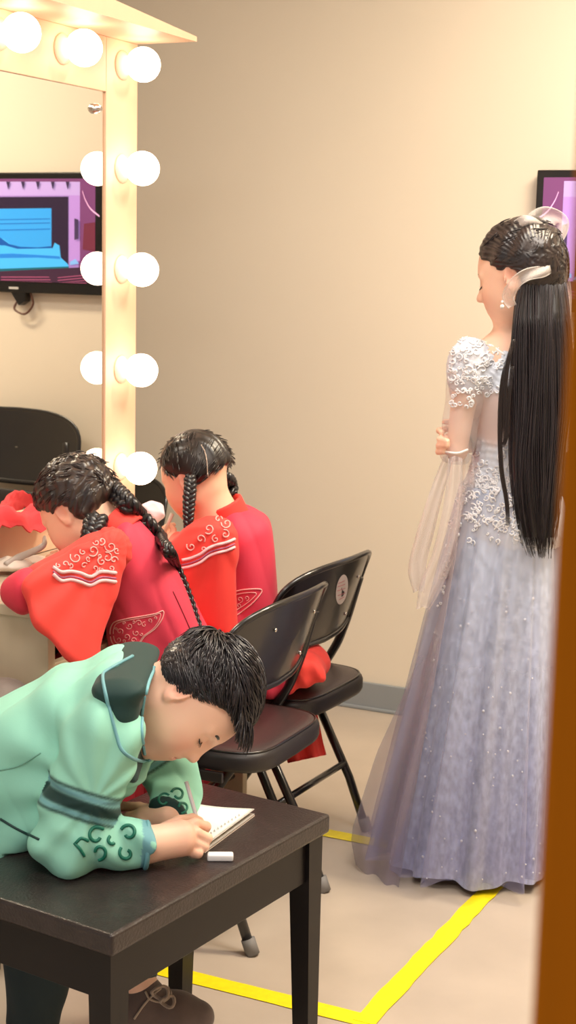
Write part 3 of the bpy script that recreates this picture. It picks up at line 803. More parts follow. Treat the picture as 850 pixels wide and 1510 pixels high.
# robe
mint, dkg, blue, grn = lin((146, 212, 192)), lin((9, 52, 50)), lin((110, 168, 178)), lin((16, 112, 92))
robe_pl = plate([(-190, 1110), (-60, 1062), (0, 1040), (85, 996), (150, 971), (188, 970), (206, 990), (206, 1030), (200, 1072), (206, 1108), (222, 1130), (190, 1160), (135, 1195), (62, 1240), (0, 1272), (-90, 1300), (-190, 1310)], DB + .02, .055, .085)
slR1, slR2 = rc(shR, elbR, .066, .052), rc(elbR, wrR, .052, .038)
slL1, slL2 = rc(shL, elbL, .062, .048), rc(elbL, wrL, .046, .036)
dR = nrm(wrR - elbR); dL = nrm(wrL - elbL)
def fold(p, f, amp): return amp * np.sin(p @ np.asarray(f))
def robe(p):
    d = robe_pl(p)
    d = smax(d, -(rc(neckb + (CB - neckb) * .25, CB, .072, .08)(p)), .01)
    cR_ = ((p - wrR) @ dR) - .004; cL_ = ((p - wrL) @ dL) - .004
    a = smin(slR1(p), smax(slR2(p), cR_, .003), .02)
    t = (p - elbR) @ nrm(shR - elbR)
    a = a + .0035 * np.sin(t * 90 + (p @ RT) * 30) * np.exp(-((t - .03) / .06) ** 2)
    a2 = smin(slL1(p), smax(slL2(p), cL_, .003), .02)
    d = smin(d, a, .028); d = smin(d, a2, .028)
    # folds fanning out of the armpit and across the flank
    q = p - Q(150, 1150, DB - .1); u = q @ RT; w = q[:, 2]
    ang_ = np.arctan2(w, -u); rad = np.sqrt(u * u + w * w)
    d = d + .006 * np.sin(ang_ * 11) * np.clip(rad / .12, 0, 1) * np.exp(-(rad / .25) ** 2)
    d = d + .003 * np.sin((p @ RT) * 55 - p[:, 2] * 30) - wrinkle(p, 22, .0048)
    lb = (p - np.array([A_[0], A_[1], 0])) @ Rb
    inb = np.maximum(np.maximum(lb[:, 0] - .0, -lb[:, 0] - WB), np.maximum(lb[:, 1] - LB, -lb[:, 1]))
    d = smax(d, -np.maximum(inb - .002, p[:, 2] - ZB - .002), .0)
    return d
def robecol(v):
    c = np.tile(mint, (len(v), 1))
    tR = (v - elbR) @ nrm(shR - elbR); nearR = np.minimum(slR1(v), slR2(v) * 1.0) < .012
    def bands(c, t, ok):
        sm = lambda x: 1 / (1 + np.exp(-np.clip(x / .0009, -40, 40)))
        for a_, b_, k in ((.062, .084, dkg), (.049, .055, dkg), (.094, .100, dkg), (.055, .062, blue * .9), (.084, .094, blue * .9)):
            m = (sm(t - a_) * sm(b_ - t) * ok)[:, None]; c = c * (1 - m) + k * m
        return c
    dax = np.linalg.norm((v - elbR) - tR[:, None] * nrm(shR - elbR), axis=1)
    c = bands(c, tR - .0, (dax < .08) & (slR1(v) < .012))
    tL = (v - elbL) @ nrm(shL - elbL)
    c = bands(c, tL + .0, (slL1(v) < .012))
    e = (v - wrR) @ dR; m = (slR2(v) < .01) & (e > -.008); c[m] = blue
    e = (v - wrL) @ dL; m = (slL2(v) < .01) & (e > -.005); c[m] = dkg
    return c
lo, hi = bounds(QB(-200, 300, 960, 1320, DB - .25, DB + .2), .03)
robeo = sdf_obj('robe', robe, lo, hi, .0032, M['cloth'], boy, robecol, margin=1.7)
# dark green collar lining round the neck, with pale trims
cax = nrm(loc(CB, RB, sB, (-.03, 0, -.06)) - Q(150, 1040, DB))
colp = plate([(150, 985), (172, 972), (205, 972), (226, 985), (216, 1015), (211, 1050), (210, 1085), (214, 1112), (206, 1118), (188, 1108), (176, 1085), (166, 1050), (157, 1015)], DB - .012, .118, .034)
hole = U((rc(loc(CB, RB, sB, (-.02, 0, -.05)), neckb, .062, .058), 0))
colo = sdf_obj('collar', lambda p: colp(p) + .0015 * np.sin(p[:, 2] * 160), *bounds(QB(140, 240, 960, 1130, DB - .18, DB + .16), .03), .0032, M['cloth'], boy, dkg, label='dark green collar')
tr = bvh(colo, robeo, bodyBo)
b = MB()
stitch(b, tr, [(228, 984), (218, 1010), (211, 1045), (209, 1080), (214, 1112)], .0032, blue * 1.2, n=10)
stitch(b, tr, [(196, 968), (160, 988), (152, 1000), (160, 1040), (172, 1085), (182, 1108), (205, 1122), (222, 1120)], .0032, blue * 1.0, n=10)
b.build('collar_trim', M['satin'], boy)
b = MB()
trs = bvh(robeo)
for (cx, cy, r, a0, tn) in ((142, 1232, 14, 0.5, .8), (190, 1228, 12, 2.6, -.85), (146, 1256, 12, 3.2, .75), (186, 1258, 11, 5.2, .8), (166, 1240, 8, 1.0, .5)):
    stitch(b, trs, spiral(cx, cy, r, a0, tn, 14, .45), .0030, grn, n=4)
stitch(b, trs, [(110, 1243), (118, 1252), (124, 1262)], .0028, grn)
stitch(b, trs, [(112, 1243), (120, 1236), (130, 1240)], .0028, grn)
b.build('embroidery', M['satin'], robeo); b = MB()
for (cx, cy, r, a0, tn) in ((242, 1180, 10, 0.5, .8), (262, 1172, 10, 2.6, -.85), (268, 1190, 9, 3.2, .75)):
    stitch(b, trs, spiral(cx, cy, r, a0, tn, 14, .45), .0024, grn, n=4)
if b.n: b.build('embroidery', M['satin'], robeo)
b = MB()
stitch(b, trs, [(0, 1207), (25, 1222), (58, 1238)], .0022, dkg, n=8, maxjump=.2)
if b.n: b.build('waist_seam', M['satin'], robeo)
b = MB(); stitch(b, trs, [(0, 1136), (30, 1128), (60, 1110)], .0012, mint * .6, n=8, maxjump=.2)
if b.n: b.build('side_seam', M['satin'], robeo)
# trousers
trous = U((rc(Q(-110, 1235, DB - .06), Q(60, 1345, DB - .02), .085, .07), 0), (rc(Q(60, 1345, DB - .02), Q(50, 1500, DB - .02), .07, .05), .02),
          (rc(Q(-110, 1235, DB + .12), Q(140, 1340, DB + .05), .085, .065), .02), (rc(Q(140, 1340, DB + .05), Q(195, 1425, DB + .02), .06, .045), .02))
def trf(p):
    lb = (p - np.array([A_[0], A_[1], 0])) @ Rb
    d = trous(p) + .003 * np.sin(p @ np.array([70, 40, 30]))
    inb = np.maximum(np.maximum(lb[:, 0], -lb[:, 0] - WB), np.maximum(lb[:, 1] - LB, -lb[:, 1]))
    return smax(d, -np.maximum(inb - .002, np.abs(p[:, 2] - (ZB - .06)) - .064), 0)
sdf_obj('trousers', trf, *bounds([Q(-200, 1180, DB - .1), Q(260, 1550, DB + .2), Q(-200, 1550, DB + .2)], .1), .006, M['cloth'], boy, lin((24, 44, 50)))
# shoe (near foot visible under the bench)
shoe = thing('shoe', 'brown suede lace-up shoe on the boy under the bench', 'shoe', Q(245, 1540, DB) * np.array([1, 1, 0]))
s0, s1, s2 = Q(205, 1488, DB), Q(262, 1496, DB), Q(292, 1500, DB)
shf = U((rc(s0, s1, .042, .038), 0), (rc(s1, s2, .038, .030), .02), (rc(s0, Q(214, 1462, DB), .036, .03), .02))
sh_o = sdf_obj('upper', lambda p: smax(shf(p), -(p[:, 2] - .02), .004), *bounds([s0, s2, Q(214, 1450, DB), Q(214, 1560, DB)], .06), .003, M['suede'], shoe, lin((96, 82, 78)))
tsh = bvh(sh_o)
b = MB()
stitch(b, tsh, [(198, 1502), (212, 1482), (226, 1466), (236, 1458)], .0022, lin((170, 154, 138)), n=6, off=.002)
stitch(b, tsh, [(214, 1462), (222, 1474), (240, 1478), (252, 1468), (248, 1458)], .0022, lin((170, 154, 138)), n=6, off=.002)
for (cx, cy, r) in ((236, 1464, 13), (247, 1477, 11)):
    cL = Q(cx, cy, DB - .045); tube(b, [cL + RT * (r / 890 * math.cos(a)) + UP * (r / 890 * .8 * math.sin(a)) + VW * .006 * math.sin(2 * a) for a in np.arange(16) * 2 * PI / 16], .003, 6, lin((150, 134, 120)), closed=True)
b.build('laces', M['suede'], shoe)
b = MB()
sole = [s0 + RT * u_ + VW * w_ for u_, w_ in ()]
G = []
for zz, k in ((.0, .98), (.02, 1.0), (.028, .97)):
    G.append([(s0 + s2)[0] / 2 + (RT * (.085 * math.cos(a)) * k + VW * (.04 * math.sin(a)) * k)[0] for a in []])
rows = []
mid = (s0 + s2) / 2
for zz, k in ((.0, .001), (.0, .98), (.018, 1.0), (.026, .96), (.026, .001)):
    rows.append([np.array([mid[0], mid[1], zz + .0]) + RT * .09 * k * math.copysign(abs(math.cos(a)) ** .8, math.cos(a)) + VW * .038 * k * math.sin(a) for a in np.arange(28) * 2 * PI / 28])
grid(b, rows, lin((60, 52, 50)), closed=True); b.build('sole', M['suede'], shoe)
# hair
fh = lambda q: q
def capB(p, off=.006, base=False):
    q = (p - CB) @ RB / sB
    d = smin(ell((-.014, 0, .034), (.094 + off, .079 + off * .8, .089 + off))(q), ell((-.046, 0, -.005), (.052, .066, .055))(q), .04)
    # cut away face, ears and nape
    cut = np.maximum.reduce([(q[:, 0] - .040) * .9 - (q[:, 2] - .048) * 1.1, ])
    side = (q[:, 0] - .012) + np.maximum(0.018 - q[:, 2], -1) * 1.2
    low = -.048 - q[:, 2] - .25 * q[:, 0]
    ear = -ell((-.010, .08, -.008), (.026, .05, .034))(q); ear2 = -ell((-.010, -.08, -.008), (.026, .05, .034))(q)
    d = smax(d, cut * .7, .01); d = smax(d, side * .6, .012); d = smax(d, low, .01)
    d = smax(d, ear, .005); d = smax(d, ear2, .005)
    # tousled tufts
    d = d + .0008 * np.sin(q[:, 1] * 190 + 6 * np.sin(q[:, 0] * 35) + 4 * np.sin(q[:, 2] * 40)) + .0008 * np.sin(q[:, 0] * 90 + q[:, 2] * 60)
    return d * sB
hairB = thing_h = None
lo, hi = bounds([CB - .12, CB + .13], .01)
v, fq = surface(capB, lo, hi, .003, margin=1.7)
hb = MB(); hb.add(v, fq.tolist(), hair_cols(v, CB, RB, sB))
q = (v - CB) @ RB / sB
crown = np.array([-.075, .0, .07])
sel = np.arange(len(v))
idx = rng.choice(sel, 3600, replace=False)
grav = RB.T @ np.array([0, 0, -1.0])
EC = np.array([-.014, 0, .034]); EA = np.array([.101, .085, .096])
for i in idx:
    r0 = q[i]; out = nrm((r0 - EC) / EA ** 2); away = r0 - crown; t0 = away - out * (away @ out)
    if np.linalg.norm(t0) < 1e-4: continue
    swirl = np.cross(out, nrm(t0)) * (.35 + .5 * math.sin(r0[1] * 70 + r0[2] * 40))
    t0 = nrm(nrm(t0) + swirl + rng.normal(0, .16, 3)); L = rng.uniform(.035, .06)
    if r0[0] < -.02 and r0[2] < .0: L *= .6
    if r0[2] < .025 and r0[0] > -.03: L *= .4
    top_ = r0[2] > .05
    lift = rng.uniform(.02, .10) if top_ else rng.uniform(.0, .03)
    pts = []; p = r0 + out * .0006; d_ = t0
    for k in range(7):
        if p[2] < .060 and p[0] > .004 + max(p[2], 0) * .75: break
        pts.append(CB + RB @ (p * sB)); p = p + d_ * L / 6
        nn_ = nrm((p - EC) / EA ** 2); d_ = nrm(d_ - nn_ * (d_ @ nn_) + grav * .05)
        e = np.linalg.norm((p - EC) / EA); tgt = 1.0 + lift * math.sin(PI * min(1, (k + 1) / 6) * .75)
        if e < tgt or k < 5: p = EC + (p - EC) * (tgt / e if e < tgt else 1 - .3 * (1 - tgt / e))
    if len(pts) > 2: tube(hb, np.array(pts), [.0011, .0017, .0016, .0011, .0004], 4, lin((26, 22, 26)) * rng.uniform(.5, 2.4))
for k in range(230):
    y = rng.uniform(-.055, .05); x0 = rng.uniform(.050, .074); z0 = .100 - (x0 - .045) * .6 - abs(y) * .2
    p = np.array([x0, y, z0]); L = rng.uniform(.030, .058); d_ = nrm(np.array([.8, rng.normal(0, .12), -.15 + rng.normal(0, .12)])); pts = []
    for j in range(7):
        if p[2] < .056: break
        pts.append(CB + RB @ (p * sB)); p = p + d_ * L / 6; d_ = nrm(d_ + np.array([.04, 0, -.12]))
    if len(pts) > 2: tube(hb, np.array(pts), [.0014, .0021, .0019, .0014, .0004], 4, lin((26, 22, 26)) * rng.uniform(.5, 1.8))
hb.build('hair', M['hair'], boy)
b = MB(); _n = nrm(np.cross(dR, UP)); _m = np.cross(_n, dR)
tube(b, [wrR + dR * .002 + .0375 * (_n * math.cos(a) + _m * math.sin(a)) for a in np.arange(24) * 2 * PI / 24], .0042, 8, blue, closed=True); b.build('cuff_trim', M['satin'], robeo)

# pencil, notebook, eraser
b = MB(); pa, pb = Zp(301, 1252, ZB + .006), Q(278, 1164, depth(Zp(290, 1215, ZB + .03)) + .02)
pt = Zp(302, 1246, ZB + .004); pe = pt + nrm(pb - pt) * .115
tube(b, [pt, pt + (pe - pt) * .08, pe], [.0008, .0036, .0036], 10, lin((226, 222, 226))); o = b.build('barrel', M['plastic'], None)
tag(o, 'pale pencil held upright in the fist of the writing boy', 'pencil'); o.name = 'pencil'
nb = thing('notebook', 'open white notebook with a line of handwriting under the fist of the boy', 'notebook', Zp(300, 1220, ZB))
n0, n1, n2, n3 = Zp(232, 1196, ZB + .001), Zp(268, 1186, ZB + .001), Zp(376, 1203, ZB + .001), Zp(300, 1258, ZB + .001)
def page(z0, lift, shr, colr, name, wob=0):
    G = np.zeros((14, 14, 3)); c0, c1, c2, c3 = [np.array([*Zp(x, y, ZB)[:2]]) for x, y in ((238, 1250), (268, 1186), (376, 1204), (302, 1259))]
    for i in range(14):
        for j in range(14):
            s, t = i / 13, j / 13
            p = (c0 * (1 - t) + c3 * t) * (1 - s) + (c1 * (1 - t) + c2 * t) * s
            p = p + (c1 - c2) * shr * t
            G[i, j] = (p[0], p[1], ZB + z0 + lift * (t ** 2) + wob * math.sin(t * 6 + s * 2))
    b = MB(); sheet(b, G, .0012 if lift else .002, lin(colr)); return b.build(name, M['paper'], nb)
page(.0018, .0, -.0, (226, 206, 190), 'cover'); page(.0036, .001, .004, (240, 232, 222), 'pages'); pg = page(.0052, .008, .008, (250, 248, 244), 'top_page', .0008)
tp = bvh(pg); b = MB()
for k in range(9):
    cx = 311 + k * 5.2; cy = 1229 - k * 3.3; w = 1.5
    stitch(b, tp, [(cx - w, cy + 1), (cx + w * .4, cy - 1.5), (cx + w, cy + 1)], .0003, lin((160, 160, 168)), n=3, off=.0006)
    stitch(b, tp, [(cx, cy - 2.4), (cx + .3, cy), (cx - .3, cy + 2)], .0003, lin((160, 160, 168)), n=3, off=.0006)
if b.n: b.build('handwriting', M['paper'], pg)
er = MB(); c = Zp(325, 1268, ZB); bev(er, -.022, .022, -.009, .009, 0, .012, .003, lin((236, 238, 242))); er.v[-1] = xform(er.v[-1], c, rotz(math.radians(28)))
eo = er.build('eraser', M['plastic']); tag(eo, 'small white rounded eraser lying on the bench beside the notebook', 'eraser')

# ================================================================== GIRLS
red, pinkr, pale = lin((238, 66, 58)), lin((222, 58, 84)), lin((248, 168, 160))
def sleeve_colour(v): return np.tile(red, (len(v), 1))
def wave(mb, tree, pts, col, r=.0028):
    stitch(mb, tree, pts, r, col, n=8)
# ---------- girl nearest (long braid over her back)
D1 = 3.36
g1 = thing('person', 'girl in red robe bent over the desk, very long braid lying down her back', 'person', (-1.62, 2.93, 0))
C1 = Q(116, 752, 3.40); s1 = .92
R1 = frame(-.60 * RT - .62 * UP + .30 * VW, -.62 * RT + .62 * UP + .35 * VW)
head1 = near(head_f(C1, R1, s1, True), C1, .21)
nk1 = Q(176, 800, D1)
sh1 = Q(155, 815, 3.22); el1 = Zp(34, 873, .80); wr1 = Q(86, 836, 3.40); hd1 = Q(92, 828, 3.46)
shr1 = Q(195, 800, 3.50); elr1 = Q(120, 850, 3.58); 
f1 = fingers([[Q(80, 830, 3.44), Q(72, 822, 3.45), Q(76, 828, 3.47)], [Q(84, 826, 3.45), Q(78, 817, 3.46), Q(82, 823, 3.48)], [Q(88, 824, 3.46), Q(84, 815, 3.47), Q(88, 820, 3.49)],
              [Q(78, 834, 3.43), Q(68, 827, 3.44), Q(70, 832, 3.46)], [Q(92, 834, 3.42), Q(92, 822, 3.43), Q(88, 815, 3.44)]], .008, .0068)
def _h1(p):
    h_ = rc(wr1, Q(84, 828, 3.45), .020, .018)(p)
    for g in f1: h_ = smin(h_, g(p), .003)
    return h_
hand1 = near(_h1, Q(84, 828, 3.45), .12)
def body1(p):
    d = smin(head1(p), rc(loc(C1, R1, s1, (-.03, 0, -.05)), nk1, .045, .05)(p), .03)
    d = smin(d, rc(nk1, Q(235, 930, D1 + .02), .05, .07)(p), .04); d = smin(d, rc(Q(235, 930, D1 + .02), Q(270, 1000, D1 + .03), .07, .08)(p), .04)
    d = smin(d, rc(sh1, el1, .034, .028)(p), .03); d = smin(d, rc(el1, wr1, .027, .02)(p), .01)
    d = smin(d, rc(shr1, elr1, .034, .028)(p), .03); d = smin(d, rc(elr1, Q(100, 838, 3.52), .027, .02)(p), .01)
    d = smin(d, hand1(p), .01)
    hip = Q(275, 1005, D1 + .03)
    for s in (-.08, .08):
        kne = np.array([hip[0] - .30, hip[1] + s, .47]); ft = np.array([hip[0] - .26, hip[1] + s, .06])
        d = smin(d, rc(hip + np.array([0, s, 0]), kne, .07, .05)(p), .03); d = smin(d, rc(kne, ft, .045, .032)(p), .01)
        d = smin(d, rc(ft, ft + np.array([-.12, 0, -.03]), .032, .026)(p), .02)
    return d
lo, hi = bounds(QB(10, 340, 690, 1000, 3.05, 3.6) + [[-1.9, 2.8, .0]], .04)
sdf_obj('body', body1, lo, hi, .0042, M['skin'], g1, skin_col(C1, R1, s1, (246, 196, 166), (206, 96, 92), .3))
face_details(C1, R1, s1, g1)
# robe back
tp1 = plate([(152, 800), (168, 775), (192, 760), (216, 778), (240, 815), (268, 860), (296, 915), (318, 960), (330, 1010), (255, 1015), (205, 985), (170, 955), (158, 900), (152, 850)], D1 + .02, .05, .075)
slr1 = U((rc(shr1, elr1, .06, .055), 0))
def robe1(p):
    d = tp1(p)
    d = d + .0035 * np.sin((p @ RT) * 60 + p[:, 2] * 25 + 2) * np.clip((.86 - p[:, 2]) * 6, 0.15, 1)
    d = smin(d, slr1(p), .03) - wrinkle(p, 28, .0052, 2)
    hip = Q(275, 1005, D1 + .03); kne = np.array([hip[0] - .28, hip[1], .50])
    d = smin(d, ell((hip + kne) / 2 + np.array([.03, 0, .0]), (.25, .15, .10))(p), .05)
    # hanging skirt over the shins
    q = p - np.array([kne[0], kne[1], .30]); sk = np.maximum(np.abs(q[:, 2]) - .19, np.linalg.norm(q[:, :2] / np.array([.12, .17]), axis=1) * .12 - .12 * (1 + .08 * np.sin(np.arctan2(q[:, 1], q[:, 0]) * 9)))
    d = smin(d, sk, .04)
    return d
lo, hi = bounds(QB(100, 345, 750, 1030, D1 - .15, D1 + .3) + [[-2.0, 2.75, .08], [-1.3, 3.1, .5]], .03)
rb1 = sdf_obj('robe', robe1, lo, hi, .0045, M['cloth'], g1, lambda v: np.tile(pinkr, (len(v), 1)), margin=1.8)
# near hanging sleeve
sp1 = plate([(170, 782), (140, 793), (100, 812), (62, 833), (40, 854), (36, 880), (46, 908), (72, 944), (110, 976), (138, 994), (152, 992), (150, 955), (160, 915), (174, 872), (184, 830), (184, 796)], 3.045, .004, .020, tilt=(.62, .28))
upp = rc(Q(160, 812, 3.21), Q(66, 858, 3.09), .050, .044)
def sl1(p):
    d = smin(sp1(p), upp(p), .05)
    q = p - Q(170, 800, 3.15); a = np.arctan2(q[:, 2], q @ RT)
    d = d + .004 * np.sin(a * 14) * np.clip(np.linalg.norm(q, axis=1) / .2, 0, 1) - wrinkle(p, 26, .0036, 1)
    return d
lo, hi = bounds(QB(20, 200, 765, 1005, 2.95, 3.3), .02)
so1 = sdf_obj('sleeve', sl1, lo, hi, .0038, M['cloth'], g1, red, margin=1.8, label='orange-red wide hanging sleeve')
inn = U((rc(Q(70, 866, 3.09), el1, .045, .040), 0), (rc(el1, wr1, .040, .028), .02))
io1 = sdf_obj('cuff_sleeve', lambda p: smax(inn(p), ((p - wr1) @ nrm(wr1 - el1)), .004) + .002 * np.sin((p @ RT) * 120), *bounds(QB(-10, 110, 820, 910, 3.0, 3.45), .02), .0036, M['cloth'], g1, lin((216, 46, 70)))
# standing collar
def collar_f(C, up, r, hgt, th=.004):
    up = nrm(up)
    def f(p):
        q = p - C; h_ = q @ up; rad = np.linalg.norm(q - h_[:, None] * up, axis=1)
        return smax(np.abs(rad - r - h_ * -.05) - th, np.abs(h_) - hgt, .003)
    return f
upn1 = nrm(loc(C1, R1, s1, (-.02, 0, -.04)) - Q(200, 815, D1))
for nm_, ff, c_ in (('collar', collar_f(Q(172, 783, D1 + .0), upn1, .056, .027), red),):
    sdf_obj(nm_, ff, *bounds(QB(110, 240, 735, 850, D1 - .1, D1 + .1), .02), .0032, M['cloth'], g1, c_)
t1 = bvh(so1, rb1)
b = MB()
pk = lin((248, 176, 172)); mv = lin((176, 96, 130))
for dy, cl, rr in ((0, lin((250, 196, 200)), .0042), (8, mv, .0022), (13, lin((250, 196, 200)), .0038)):
    stitch(b, t1, [(78, 836 + dy * .8), (90, 843 + dy), (104, 842 + dy), (118, 845 + dy), (134, 850 + dy), (150, 843 + dy), (171, 845 + dy)], rr, cl, n=8)
for (cx, cy, r, a0, tn) in ((112, 822, 9, 3, 1.1), (124, 834, 5, 0, .9), (137, 812, 9, 1, 1.2), (150, 828, 7, 4, 1.1), (163, 806, 9, 2, 1.2), (158, 822, 8, 5, -1.1), (140, 838, 5, 2, .9), (168, 826, 6, 0, 1), (96, 832, 5, 1, .9), (150, 798, 6, 2, 1), (164, 838, 4, 1, 1), (104, 834, 4, 2, 1), (122, 814, 5, 4, 1), (130, 824, 4, 1, -1), (146, 820, 4, 2, 1), (150, 840, 4, 4, 1), (172, 812, 5, 1, -1), (142, 800, 5, 3, 1), (86, 834, 4, 4, 1)):
    stitch(b, t1, spiral(cx, cy, r, a0, tn, 14), .0015, pk, n=4)
b.build('shoulder_embroidery', M['satin'], so1)
b = MB()
def emblem(b, tree, cx, cy, s, m=1):
    out = [(-38, 4), (-34, -12), (-16, -18), (6, -22), (28, -26), (40, -30), (38, -18), (28, -4), (12, 8), (2, 22), (-12, 22), (-32, 20)]
    for k, rr in ((1.0, .0014), (.88, .001)):
        stitch(b, tree, [(cx + x * s * k * m, cy + y * s * k) for x, y in out], rr, pk, n=5, closed=True)
    for (x, y, r, a0, tn) in ((-24, 0, 6, 0, 1.1), (-10, -8, 6, 2, 1.1), (4, -12, 6, 4, -1.1), (-14, 8, 6, 1, 1), (0, 2, 6, 3, 1.1), (12, -10, 5, 5, 1), (-26, 12, 5, 2, 1), (20, -16, 4, 1, 1), (-4, 13, 5, 0, 1), (-18, 14, 3, 1, 1), (-30, -4, 3, 1, 1), (-4, -14, 3, 2, 1), (28, -20, 3, 1, 1), (8, 4, 3, 3, 1), (-18, -12, 3, 0, 1)):
        stitch(b, tree, spiral(cx + x * s * m, cy + y * s, r * s * .85, a0, tn, 12), .0009, pk, n=4)
emblem(b, bvh(rb1), 201, 931, 1.0); b.build('back_embroidery', M['satin'], rb1)
b = MB(); stitch(b, bvh(rb1), [(255, 872), (268, 900), (284, 936)], .0016, pinkr * .4, n=8); b.build('back_seam', M['satin'], rb1)
# hair of girl one
def cap_f(C, R, s, ridge, off=.008, ears=True, lowz=-.04, fz=.045):
    def f(p):
        q = (p - C) @ R / s
        d = smin(ell((-.014, 0, .033), (.100 + off, .079 + off * .7, .090 + off))(q), ell((-.055, 0, -.012 + (lowz + .04)), (.052, .064, .054))(q), .04)
        cut = ((q[:, 0] - .052) * .9 - (q[:, 2] - fz) * .9) * .75
        side = ((q[:, 0] - .018) - np.clip((q[:, 2] - .01) * 1.1, -.03, .2)) * .7
        d = smax(d, cut, .012); d = smax(d, side, .012); d = smax(d, lowz - q[:, 2] - .35 * (q[:, 0]), .012)
        for sy in (1, -1): d = smax(d, -ell((-.004, sy * .085, -.012), (.024, .05, .030))(q), .006)
        return (d + ridge(q)) * s
    return f
def ridge1(q):
    return .0032 * np.sin(q[:, 0] * 150 + 4 * np.sin(q[:, 2] * 45) + q[:, 2] * 60) * np.sin(q[:, 2] * 130 + q[:, 0] * 70 + 3 * np.sin(q[:, 1] * 50)) + .0012 * np.sin(q[:, 1] * 300)
hb = MB(); cf = cap_f(C1, R1, s1, ridge1, .012, fz=.04, lowz=-.068)
v, fq = surface(cf, C1 - .14, C1 + .14, .003, margin=1.8); hb.add(v, fq.tolist(), hair_cols(v, C1, R1, s1, (34, 27, 26), (104, 84, 70)))
idx = rng.choice(len(v), 420, replace=False); qv = (v - C1) @ R1 / s1
for i in idx:
    r0 = qv[i]; tgt = np.array([-.10, -.02 if r0[1] < 0 else .02, .0]); out = nrm(r0); t0 = tgt - r0; t0 = nrm(t0 - out * (t0 @ out)); L = rng.uniform(.02, .04)
    pts = [C1 + R1 @ ((r0 + t0 * L * k / 4 + out * .0015 * math.sin(k * 1.5 + i)) * s1) for k in range(5)]
    tube(hb, np.array(pts), [.0008, .0016, .0016, .0006], 4, lin((36, 28, 27)) * rng.uniform(.6, 2.4))
hb.build('hair', M['hair'], g1)
b = MB()
path = smooth_path([Q(158, 715, 3.40), Q(180, 735, 3.345), Q(205, 762, 3.295), Q(228, 786, 3.265), Q(250, 815, 3.24), Q(268, 850, 3.235), Q(282, 885, 3.235), Q(292, 915, 3.24), Q(301, 938, 3.25)], 8)
tr1 = bvh(rb1)
P2 = []
for p in path:
    h_, n_, _, _ = tr1.ray_cast(Vector(CAM), Vector(nrm(p - CAM)))
    if h_ is not None and (np.array(h_) - CAM) @ VW > 0: 
        base = np.array(h_); P2.append(base - nrm(p - CAM) * .010)
    else: P2.append(p)
P2 = np.array(P2)
for _ in range(4): P2[1:-1] = (P2[:-2] + 2 * P2[1:-1] + P2[2:]) / 4
braid(b, P2, .0150, .05, HB * 1.1, taper=(1.25, 1.1, .8, .5, .3)); b.build('long_braid', M['hair'], g1)
b = MB(); braid(b, smooth_path([Q(143, 762, 3.27), Q(137, 784, 3.245), Q(132, 804, 3.235), Q(129, 824, 3.23)], 8), .0185, .035, HB * 1.1, taper=(1.1, 1.1, .9, .5)); b.build('side_braid', M['hair'], g1)
b = MB(); tube(b, [Q(84, 829, 3.44), Q(95, 799, 3.42)], [.003, .004], 8, lin((236, 206, 160))); o = b.build('pencil', M['plastic']); tag(o, 'light wooden pencil in the hand of the long-braided girl', 'pencil')

# ---------- girl behind (two short braids)
D2 = 3.66
g2 = thing('person', 'girl in red robe seated nearer the wall, bead-like braid hanging in front of her ear', 'person', (-1.7, 3.32, 0))
C2 = Q(288, 702, 3.660); s2_ = .86
R2 = frame(-.78 * RT - .38 * UP + .38 * VW, -.34 * RT + .88 * UP + .10 * VW)
head2 = near(head_f(C2, R2, s2_, True), C2, .21); nk2 = Q(322, 765, D2)
sh2 = Q(305, 800, 3.560); el2 = Q(262, 845, 3.520); wr2 = Q(252, 800, 3.640)
f2 = fingers([[Q(247, 789, 3.660), Q(242, 780, 3.670), Q(246, 776, 3.680)], [Q(251, 786, 3.670), Q(247, 777, 3.680), Q(251, 774, 3.690)], [Q(255, 785, 3.680), Q(252, 776, 3.690), Q(256, 774, 3.700)],
              [Q(245, 793, 3.650), Q(239, 786, 3.660), Q(241, 782, 3.670)], [Q(257, 792, 3.640), Q(256, 781, 3.650), Q(252, 775, 3.660)]], .008, .0066)
def _h2(p):
    h_ = rc(wr2, Q(252, 790, 3.670), .018, .017)(p)
    for g in f2: h_ = smin(h_, g(p), .003)
    return h_
hand2 = near(_h2, Q(252, 790, 3.670), .12)
def body2(p):
    d = smin(head2(p), rc(loc(C2, R2, s2_, (-.03, 0, -.05)), nk2, .038, .040)(p), .03)
    hip = np.array([-1.60, 3.32, .53])
    d = smin(d, rc(nk2, Q(358, 900, D2 + .02), .05, .06)(p), .04); d = smin(d, rc(Q(358, 900, D2 + .02), hip, .06, .075)(p), .04)
    d = smin(d, rc(sh2, el2, .032, .027)(p), .03); d = smin(d, rc(el2, wr2, .026, .019)(p), .01)
    d = smin(d, hand2(p), .01)
    for s in (-.08, .08):
        kne = np.array([hip[0] - .33, hip[1] + s, .47]); ft = np.array([hip[0] - .30, hip[1] + s, .06])
        d = smin(d, rc(hip + np.array([0, s, 0]), kne, .07, .05)(p), .03); d = smin(d, rc(kne, ft, .045, .032)(p), .01)
        d = smin(d, rc(ft, ft + np.array([-.12, 0, -.03]), .032, .026)(p), .02)
    return d
lo, hi = bounds(QB(225, 410, 650, 960, 3.45, 3.85) + [[-2.1, 3.2, 0], [-1.5, 3.5, .4]], .02)
sdf_obj('body', body2, lo, hi, .0042, M['skin'], g2, skin_col(C2, R2, s2_, (246, 198, 168), (206, 96, 92), .3))
face_details(C2, R2, s2_, g2)
tp2 = plate([(300, 790), (322, 764), (345, 748), (372, 752), (396, 768), (404, 800), (408, 845), (407, 900), (404, 960), (398, 1005), (330, 1005), (318, 950), (312, 880), (304, 830)], D2 + .02, .045, .070)
